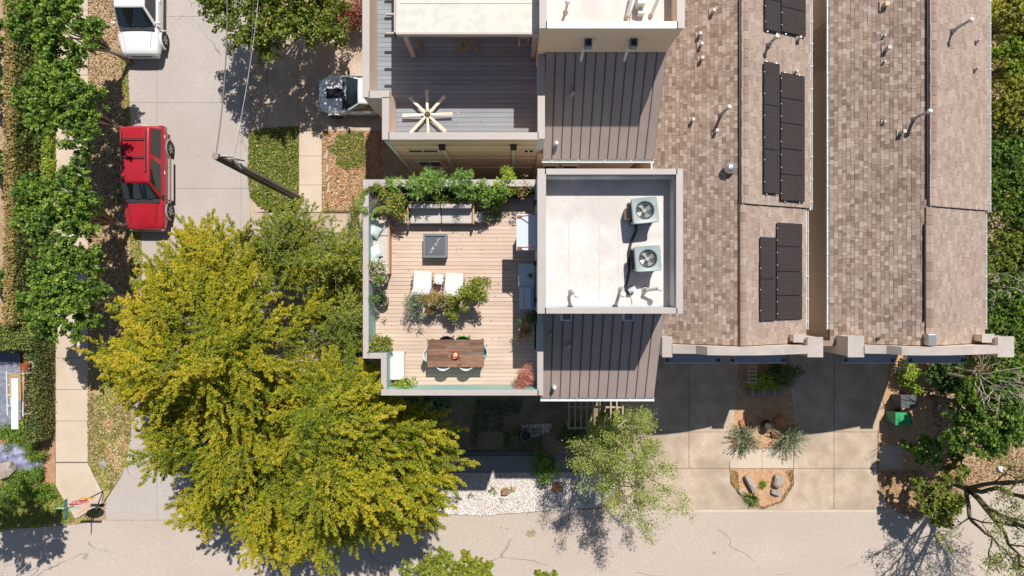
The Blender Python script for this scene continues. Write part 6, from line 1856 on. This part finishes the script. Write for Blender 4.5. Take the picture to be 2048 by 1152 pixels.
# ------------------------------------------------------------------ hedges and vines
def hedge(name, label, x0, x1, y0, y1, h, mat, n, a=.09, b=.06, core=None, faces='tens', cat='hedge', top_mat=None, top_tint=(0, 1)):
    t = thing(name, label, cat, ((x0 + x1) / 2, (y0 + y1) / 2, 0))
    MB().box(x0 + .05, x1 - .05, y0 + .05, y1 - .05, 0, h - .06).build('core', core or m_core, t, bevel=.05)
    parts = {'t': (x1 - x0) * (y1 - y0), 'e': (y1 - y0) * h, 'w': (y1 - y0) * h, 'n': (x1 - x0) * h, 's': (x1 - x0) * h}
    tot = sum(parts[f] for f in faces)
    for f in faces:
        k = int(n * parts[f] / tot); u, v = RNG.uniform(size=k), RNG.uniform(size=k)
        j = RNG.normal(size=k) * .05
        if f == 't': C = np.stack([x0 + u * (x1 - x0), y0 + v * (y1 - y0), h + j], 1); nn = np.array([0, 0, 1.])
        elif f == 'e': C = np.stack([x1 + j, y0 + v * (y1 - y0), u * h], 1); nn = np.array([1, 0, .3])
        elif f == 'w': C = np.stack([x0 + j, y0 + v * (y1 - y0), u * h], 1); nn = np.array([-1, 0, .3])
        elif f == 'n': C = np.stack([x0 + v * (x1 - x0), y1 + j, u * h], 1); nn = np.array([0, 1, .3])
        else: C = np.stack([x0 + v * (x1 - x0), y0 + j, u * h], 1); nn = np.array([0, -1, .3])
        C += vnoise(C[:, :2] + C[:, 2:3], .5, 3)[:, None] * nn * .06
        nr = unit(RNG.normal(size=(k, 3)) * .5 + nn); tt = RNG.normal(size=(k, 3)); uu = unit(tt - (tt * nr).sum(1, keepdims=True) * nr); vv = np.cross(nr, uu)
        s = RNG.uniform(.7, 1.3, (k, 1))
        tn = RNG.uniform(0, 1, k) * .75 + .25 * (vnoise(C[:, :2] + C[:, 2:3] * .7, .9, 9) * .5 + .5)
        leaf_obj('foliage', C, uu * a / 2 * s, vv * b / 2 * s, tn, (top_mat if (f == 't' and top_mat) else mat), t)
    return t
y_hi = 14.2
hedge('vine_wall', 'tall wall covered in brown and green creeper at the left edge', -22.45, -22.0, -1.65, y_hi, 1.85, g_vineg, 26000, .10, .08, m_skin, 'tesn', 'creeper wall', g_vine)
hedge('low_hedge', 'narrow lime green hedge between creeper wall and sidewalk', -21.72, -21.42, 4.5, 9.6, .5, g_lime, 3500, .08, .06, m_core, 'tens')
hedge('low_hedge', 'short dark green hedge block beside the upper sidewalk', -21.75, -21.42, 9.8, 11.4, .9, g_green, 1600, .08, .06, m_core, 'tens')
hedge('clipped_hedge', 'clipped dark green hedge running beside the sidewalk at lower left', -22.0, -21.45, -6.95, -1.7, 1.2, g_vineg, 11000, .075, .05, m_core, 'tensw')
hedge('clipped_hedge', 'short clipped hedge crossing at the end of the creeper wall', -25.5, -21.5, -2.78, -1.7, 1.5, g_vineg, 9000, .08, .05, m_core, 'tensw', top_mat=g_yel)

# ------------------------------------------------------------------ trees
def cpx(px, py, z): q = P(px, py, z); return q.x, q.y
for i, (px, py, R, lb) in enumerate(((118, 48, 1.75, 'round green oak at the top of the sidewalk row'), (128, 215, 1.75, 'round green oak second from the top of the sidewalk row'),
                                     (122, 428, 1.85, 'round green oak third from the top, opposite the red SUV'), (130, 590, 1.85, 'round green oak lowest in the sidewalk row'))):
    x, y = cpx(px, py, 4.4)
    oak('street_oak', lb, x, y, 4.0, R, 1.6, g_green, 26, 34, .12, .085, base=(x + .45, y - .1, 0), group='row of oaks along the sidewalk', seed=40 + i, bt=(.1, .8))
# neighbours' planting beyond the creeper wall
for i, (px, py, R) in enumerate(((-25, 60, 1.0), (-8, 330, .8), (-10, 560, .7), (-30, 180, 1.0))):
    x, y = cpx(px, py, 1.5)
    oak('garden_bush', ('green bush beyond the creeper wall, uppermost', 'green bush beyond the middle of the creeper wall', 'green bush beyond the lower creeper wall', 'green bush beyond the upper creeper wall')[i], x, y, 1.1, R, .7, g_green, 10, 20, .1, .06, seed=60 + i, wood=False)
# top tree over the driveway
x, y = cpx(545, -8, 4.2)
oak('driveway_tree', 'olive green tree overhanging the driveway at the top', x, y, 3.8, 2.75, 1.5, g_yelo := MT('foliage_olive_green', [(0, (.07, .11, .014)), (.5, (.21, .27, .03)), (1, (.46, .46, .05))], trans=.3), 40, 36, .13, .08, base=(x + .5, y + 1.2, 0), seed=77)
x, y = cpx(640, 30, 3.0)
oak('driveway_tree', 'smaller green tree between the driveway tree and the purple bush', x, y, 2.6, 1.1, 1.0, g_yelo, 12, 18, .11, .07, seed=78)
plant('purple_bush', 'reddish purple bush by the wall of the deck house', 702, 22, 0, .75, 1.8, g_purple, 3200, .10, .06, cat='shrub', lobes=12)
# big yellow-green trees
def wpoly(pts, z=5.0): return [cpx(x, y, z) for x, y in pts]
A = [(258, 505), (315, 462), (350, 455), (400, 478), (440, 452), (490, 475), (530, 465), (575, 500), (640, 520), (700, 560), (712, 640), (700, 720), (660, 800), (640, 860), (560, 890), (450, 880), (340, 850), (290, 820), (262, 790), (235, 750), (215, 700), (232, 650), (225, 600), (260, 575), (262, 530)]
spray_tree('elm', 'broad yellow green tree crown over the side street, left of the terrace', wpoly(A, 5.2), tuple(P(520, 690, 0)), 3.4, 8.4, 3800, 100, g_olive, center=cpx(500, 680, 5), seed=5, thr=-.42)
B_ = [(285, 815), (330, 780), (430, 790), (520, 790), (600, 850), (610, 950), (610, 1060), (575, 1130), (520, 1095), (470, 1105), (430, 1050), (370, 1050), (340, 1035), (335, 970), (290, 945), (275, 900)]
spray_tree('elm', 'yellow green tree crown at lower left over the street corner', wpoly(B_, 5.2), tuple(P(500, 880, 0)), 3.0, 7.4, 2500, 100, g_olive, center=cpx(510, 810, 5), seed=6, thr=-.45)
C_ = [(540, 830), (610, 770), (690, 740), (760, 742), (800, 800), (845, 815), (868, 860), (885, 900), (868, 925), (890, 955), (855, 1000), (840, 1045), (800, 1070), (750, 1110), (700, 1090), (650, 1130), (590, 1150), (560, 1100), (560, 1000), (540, 920)]
spray_tree('elm', 'brightest yellow green tree crown, reaching the lower corner of the terrace', wpoly(C_, 7.6), tuple(P(690, 850, 0)), 4.6, 7.6, 3500, 104, g_olive, center=cpx(650, 800, 7), seed=8, thr=-.5, bt=(.06, .44), zfun=lambda q: 4.2 * np.clip((q[:, 1] + 9.5) / 5.5, 0, 1) * np.clip((q[:, 0] + 8.5) / 3, 0.2, 1))
D_ = [(625, 440), (650, 405), (690, 415), (722, 440), (722, 520), (716, 580), (690, 600), (640, 570), (615, 510)]
spray_tree('young_elm', 'sparse greener tree between the lawn walk and the terrace', wpoly(D_), tuple(P(690, 520, 0)), 3.2, 5.6, 560, 55, g_yelo, center=cpx(665, 520, 5), seed=9, thr=-.2)
E_ = [(510, 450), (560, 428), (600, 440), (610, 500), (570, 540), (520, 520)]
spray_tree('young_elm', 'small dark green crown just below the utility pole', wpoly(E_), tuple(P(590, 500, 0)), 3.2, 6.0, 500, 60, g_yelo, center=cpx(560, 500, 5), seed=10)
F_p = [(700, 600), (724, 620), (724, 720), (700, 720), (680, 660)]
spray_tree('young_elm', 'green crown squeezed against the west parapet', wpoly(F_p), tuple(P(780, 660, 0)), 4.2, 6.5, 360, 60, g_yelo, center=cpx(690, 660, 5), seed=12)
# greyish shaded tree under the terrace corner
x, y = cpx(838, 840, 2.6)
oak('shade_tree', 'dull green tree in the shade below the terrace corner', x, y, 2.4, 1.25, 1.0, g_grey, 18, 30, .12, .06, seed=81, bark=m_bark)
# trees of the belt at the right
g_yb = MT('foliage_bright_yellow', [(0, (.14, .18, .02)), (.5, (.40, .42, .05)), (1, (.66, .60, .10))], trans=.4)
def undergrowth(name, label, poly, n, z0, z1, a, b, mat, seed):
    q = scatter_poly(poly, n); v = vnoise(q, 1.1, seed) + .5 * vnoise(q + 9, .5, seed + 1)
    C = np.stack([q[:, 0], q[:, 1], z0 + (z1 - z0) * (.5 + .4 * v) - RNG.exponential(.15, n)], 1); C[:, 2] = np.maximum(C[:, 2], .05)
    U, V = leaf_frames(n, a, b, .6)
    tag(leaf_obj(name, C, U, V, RNG.uniform(0, .75, n) + .2 * v + .1, mat), label, 'undergrowth', kind='stuff')
undergrowth('undergrowth', 'yellow green undergrowth filling the belt behind the right house, upper half', [(18.7, 3.4), (24.5, 3.4), (24.5, 14), (18.7, 14)], 26000, .6, 3.0, .14, .07, g_yb, 3)
undergrowth('undergrowth', 'darker undergrowth filling the belt behind the right house, lower half', [(18.7, -4.4), (24.5, -4.4), (24.5, 3.4), (18.7, 3.4)], 19000, .5, 2.6, .14, .07, g_ole, 4)
belt = [(2045, 30, 3.6, 1.2, g_yb), (2040, 125, 3.4, 1.1, g_lime), (2038, 215, 3.8, 1.2, g_yb), (2020, 310, 3.4, 1.1, g_ole), (2032, 385, 4.0, 1.3, g_green), (2022, 500, 3.4, 1.2, g_yel), (2024, 585, 3.4, 1.2, g_green), (2034, 655, 3.4, 1.3, g_green)]
nm = ('uppermost', 'second from the top', 'third from the top, yellowest', 'fourth from the top, darker', 'fifth from the top, darkest', 'sixth from the top, among bare twigs', 'seventh from the top', 'lowest before the pier corner')
for i, (px, py, z, R, mt) in enumerate(belt):
    x, y = cpx(px, py, z)
    oak('belt_tree', 'tree in the belt behind the right house, ' + nm[i], x, y, z - .3, R, 1.2, mt, 20, 26, .11, .06, group='trees behind the right house', seed=90 + i)
x, y = cpx(1992, 826, 4.2)
oak('big_shrub', 'large dark green tree with glossy leaves at the right edge', x, y, 3.4, 1.85, 2.0, g_green, 30, 40, .13, .08, seed=101, bt=(0, .5))
x, y = cpx(2035, 770, 4.2)
oak('big_shrub', 'dark green tree at the right edge, above the big glossy one', x, y, 3.4, 1.3, 1.6, g_green, 18, 30, .14, .09, seed=102)
x, y = cpx(1853, 900, 1.8)
oak('understory_bush', 'bright green upright bush right of the stepping pad', x, y, 1.2, .75, 1.4, g_ole, 12, 26, .12, .08, seed=103, bt=(.2, .9))
x, y = cpx(1882, 1005, 2.4)
oak('understory_bush', 'yellow green bush at the street edge under the big bare tree', x, y, 1.9, 1.1, 1.2, g_yel, 16, 28, .11, .07, seed=104)
x, y = cpx(1925, 940, 2.0)
oak('understory_bush', 'small sparse bush at the foot of the big bare tree', x, y, 1.2, .7, 1.0, g_yelo, 8, 18, .10, .06, seed=105)
x, y = cpx(1905, 752, 2.0)
oak('understory_bush', 'shaded dark bush below the right pier', x, y, 1.3, .8, 1.0, g_dark, 12, 24, .12, .08, seed=106)

def bare_tree(name, label, base, targets, r0, mat, nsub=4, sublen=1.2, leafmat=None, nleaf=0, seed=1, droop=0., kinds=3, cat='tree', a=.09, lsp=.06):
    """a tree of forking limbs; returns after adding sparse leaves along the twigs"""
    random.seed(seed); t = thing(name, label, cat, base)
    mb = MB(); tips = []; tw = MB()
    base = Vector(base)
    def grow(p, q, r, lv):
        d = q - p; L = d.length
        pts = [p]; cur = p
        bow = Vector((random.uniform(-1, 1), random.uniform(-1, 1), random.uniform(.1, .6))) * L * .10
        fine = []
        for k in range(1, 8):
            u = k / 7; w = Vector((random.uniform(-1, 1), random.uniform(-1, 1), random.uniform(-.6, .6))) * L * .018
            fine.append(p.lerp(q, u) + bow * math.sin(u * math.pi) + (w if k < 7 else Vector()))
        pts = [p, fine[2], fine[4], fine[6]]
        (mb if r > .03 else tw).tube([p] + fine, [r * (1 - .62 * k / 7) for k in range(8)], 7 if r > .05 else 4, False)
        tips.append((pts[2], pts[3]))
        if lv <= 0: return
        for s in range(nsub):
            st = pts[random.choice((1, 2, 3))]
            dd = (d.normalized() + Vector((random.uniform(-1, 1), random.uniform(-1, 1), random.uniform(-.5, .5) - droop)) * .85).normalized()
            grow(st, st + dd * (L * random.uniform(.32, .5)), r * .42, lv - 1)
    fork = base + Vector((0, 0, 1.2)); 
    mb.tube([base - Vector((0, 0, .1)), base + Vector((0, 0, .6)), fork], [r0 * 1.4, r0 * 1.1, r0], 10, False)
    for q in targets: grow(fork, Vector(q), r0 * .75, kinds)
    if len(mb.v): mb.build('trunk', mat, t, smooth=True)
    if len(tw.v): tw.build('twigs', mat, t)['kind'] = 'stuff'
    if nleaf:
        idx = RNG.integers(0, len(tips), nleaf); u = RNG.uniform(0, 1, nleaf)
        A_ = np.array([tuple(x[0]) for x in tips]); B2 = np.array([tuple(x[1]) for x in tips])
        C = A_[idx] + (B2[idx] - A_[idx]) * u[:, None] + RNG.normal(size=(nleaf, 3)) * lsp
        C[:, 2] = np.maximum(C[:, 2], .1)
        U, V = leaf_frames(nleaf, a, a * .65, .7)
        leaf_obj('crown', C, U, V, RNG.uniform(0, 1, nleaf), leafmat, t)
    return t
bt = P(1900, 962, 0)
bare_tree('bare_tree', 'large leaning tree with mossy limbs and few leaves at lower right', (bt.x, bt.y, 0),
          [P(2090, 960, 5.5), P(2110, 1090, 6.5), P(2040, 1130, 6.0), P(2180, 1020, 8.0), P(1985, 1075, 4.8)], .145, m_moss, 5, 1.2, g_yel, 7000, 3, a=.09, lsp=.12)
for i, (px, py, z) in enumerate(((2020, 545, 4.6), (2020, 740, 5.2), (1990, 750, 4.8))):
    c = P(px, py, z)
    bare_tree('leafless_shrub', ('leafless twiggy shrub in the belt by the middle of the right house', 'leafless pinkish branches over the dark tree at the right edge', 'leafless branches just below the right pier')[i],
              (c.x - .1, c.y - .3, 2.0 if i else 1.5), [c + Vector((random.uniform(-1.4, 1.4), random.uniform(-1.3, 1.3), random.uniform(-.2, .8))) for _ in range(6)], .05, m_bark2, 3, 1, None, 0, 20 + i, cat='shrub', kinds=2)
# sparse tree beside the shared driveway
cb = P(1262, 900, 0)
tg = [P(1201, 850, 4.4), P(1251, 840, 4.8), P(1226, 915, 5.4), P(1271, 920, 5.0), P(1211, 945, 5.0), P(1246, 955, 5.0), P(1286, 865, 4.6), P(1256, 890, 5.8), P(1226, 875, 5.6), P(1281, 945, 4.6), P(1191, 900, 4.4), P(1231, 968, 4.2)]
tb = bare_tree('light_tree', 'airy light green tree beside the shared driveway', (P(1215, 840, 0).x, P(1215, 840, 0).y, 0), tg, .10, m_bark2, 3, 1, g_lt := MT('foliage_light', [(0, (.17, .24, .03)), (.5, (.36, .43, .08)), (1, (.58, .60, .20))], trans=.4), 20000, 15, a=.07, droop=.2, lsp=.13)
x, y = cpx(1225, 880, 3.6)
oak('light_tree', 'denser lime green crown beside the pergola', x, y, 3.0, 1.05, 1.2, g_lt, 16, 22, .085, .055, seed=111, bt=(.2, 1.0), wood=True)
plant('bush', 'bright green round bush at the edge of the white pebbles', 1087, 936, .02, .5, 1.0, g_ole, 2000, .09, .06, cat='shrub', lobes=9)
c = P(1135, 905, 1.0)
bare_tree('dry_shrub', 'dry tan twiggy shrub above the white pebbles', (c.x, c.y, 0), [c + Vector((random.uniform(-.9, .9), random.uniform(-.8, .6), random.uniform(.1, .6))) for _ in range(8)], .03, m_bark2, 3, 1, g_vine, 260, 31, cat='shrub', kinds=2)
plant('bush', 'dark bush behind the dry tan shrub', 1150, 870, .02, .6, 1.1, g_dark, 1500, .09, .05, cat='shrub', lobes=9)
plant('bush', 'pale grey green bush touching the pergola', 1190, 870, .02, .45, 1.4, g_grey, 900, .09, .05, cat='shrub', lobes=9)
plant('bush', 'small bush left of the ring planter in the yard', 1032, 876, .02, .28, .5, g_grey, 500, .08, .04, cat='shrub')
plant('bush', 'bright lime round bush above the low stone wall', 1523, 757, .02, .42, 1.0, g_lime, 1700, .09, .06, cat='shrub', lobes=9)
plant('bush', 'dark shaded bush right of the lime round bush', 1568, 745, .02, .5, 1.0, g_dark, 1500, .09, .06, cat='shrub', lobes=9)
plant('bush', 'bright leafy bush below the right house, above the bins', 1822, 748, .02, .55, 1.1, g_lime, 2200, .10, .06, cat='shrub', lobes=9)
def feathery(label, px, py, r):
    c = P(px, py, .6); t = thing('feathery_shrub', label, 'shrub', (c.x, c.y, .03))
    n = 110; a = RNG.uniform(0, 6.28, n); e = RNG.uniform(.05, 1.3, n)
    d = np.stack([np.cos(a) * np.cos(e), np.sin(a) * np.cos(e), np.sin(e)], 1)
    p0 = np.tile(np.array([c.x, c.y, .15]), (n, 1)); L = RNG.uniform(.6, 1.05, n) * r
    C, U, V, tn = twigs_leaves(p0 + d * (L * .35)[:, None], d, L * .7, 34, .028, .075, .022, .4, .8, .15, RNG.uniform(0, .6, n), .4, .15)
    C[:, 2] = np.maximum(C[:, 2], .06)
    leaf_obj('foliage', C, U, V, tn, g_grey, t)
    m = MB()
    for k in range(0, n, 3): m.tube([tuple(p0[k]), tuple(p0[k] + d[k] * L[k])], [.012, .004], 3, False)
    m.build('stems', m_bark, t)
feathery('feathery grey green shrub left of the black urn', 1492, 880, .98)
feathery('feathery grey green shrub right of the black urn', 1580, 878, 1.08)
spiky('agave', 'large dark green spiky plant at the bottom of the kerb bed', 1505, 998, .04, .52, 70, g_dark, .05, 1.0, (.3, 1))
spiky('agave', 'small green spiky plant in the middle of the kerb bed', 1525, 969, .04, .30, 50, g_green, .035, 1.0)
spiky('agave', 'grey green agave left of the squarish brown boulder', 985, 983, .04, .30, 10, g_grey, .09, .5)
spiky('agave', 'slim upright agave at the left of the white pebbles', 941, 990, .04, .32, 5, g_grey, .08, 1.2)
spiky('agave', 'small dry spiky plant right of the squarish brown boulder', 1024, 980, .04, .26, 24, g_tan, .03, .8)
spiky('agave', 'small agave below the squarish brown boulder', 1003, 1000, .04, .2, 9, g_grey, .05, .5)
spiky('agave', 'thin grassy tuft left of the rust boulder', 1088, 974, .04, .28, 12, g_tan, .025, .8)
for i, (px, py, r) in enumerate(((1120, 888, .5), (1155, 840, .4))): pass
# left garden planting
for i, (px, py, r, mt, lb) in enumerate(((45, 965, .55, g_green, 'green border bush below the lavender cloth'), (15, 985, .6, g_ole, 'leafy bush at the left edge above the corner grass'), (75, 985, .45, g_green, 'grassy clump at the lower left border, next to the sidewalk'),
                                          (20, 875, .5, g_green, 'green clump above the lavender cloth'), (66, 905, .35, g_green, 'grassy clump right of the lavender cloth'), (70, 945, .35, g_ole, 'grassy clump below right of the lavender cloth'))):
    plant('border_plant', lb, px, py, .02, r, .45, mt, 1500, .13, .03, lobes=9, up=.3)
oak('corner_tree', 'tree just outside the lower left corner whose crown shades the street', -21.2, -7.9, 5.9, 1.7, 1.0, g_green, 22, 26, .13, .09, base=(-24.6, -9.5, 0), seed=130)
c = P(30, 1140, 1.0)
bare_tree('pale_branches', 'pale leafless branches at the bottom left corner', (c.x - .6, c.y - .6, 0), [P(15, 1130, 1.5), P(40, 1132, 1.6), P(55, 1128, 1.6), P(5, 1140, 1.5)], .03, m_wirew, 3, 1, None, 0, 45, cat='shrub', kinds=2)
# trees on the far kerb, at the bottom edge
for i, (px, py, R, lb) in enumerate(((880, 1165, 1.5, 'light green tree rising over the bottom edge, larger'), (1090, 1168, .55, 'small light green treetop at the bottom edge'), (950, 1150, .75, 'light green treetop at the bottom edge right of the larger one'))):
    x, y = cpx(px, py, 3.5)
    oak('kerb_tree', lb, x, y, 3.0, R, 1.2, g_yelo, 18, 30, .11, .07, base=(x, y - 1.6, 0), seed=120 + i, bt=(.3, 1.1))
print('objects', len(bpy.data.objects))
print('tris', sum(len(o.data.polygons) for o in bpy.data.objects if o.type == 'MESH'))
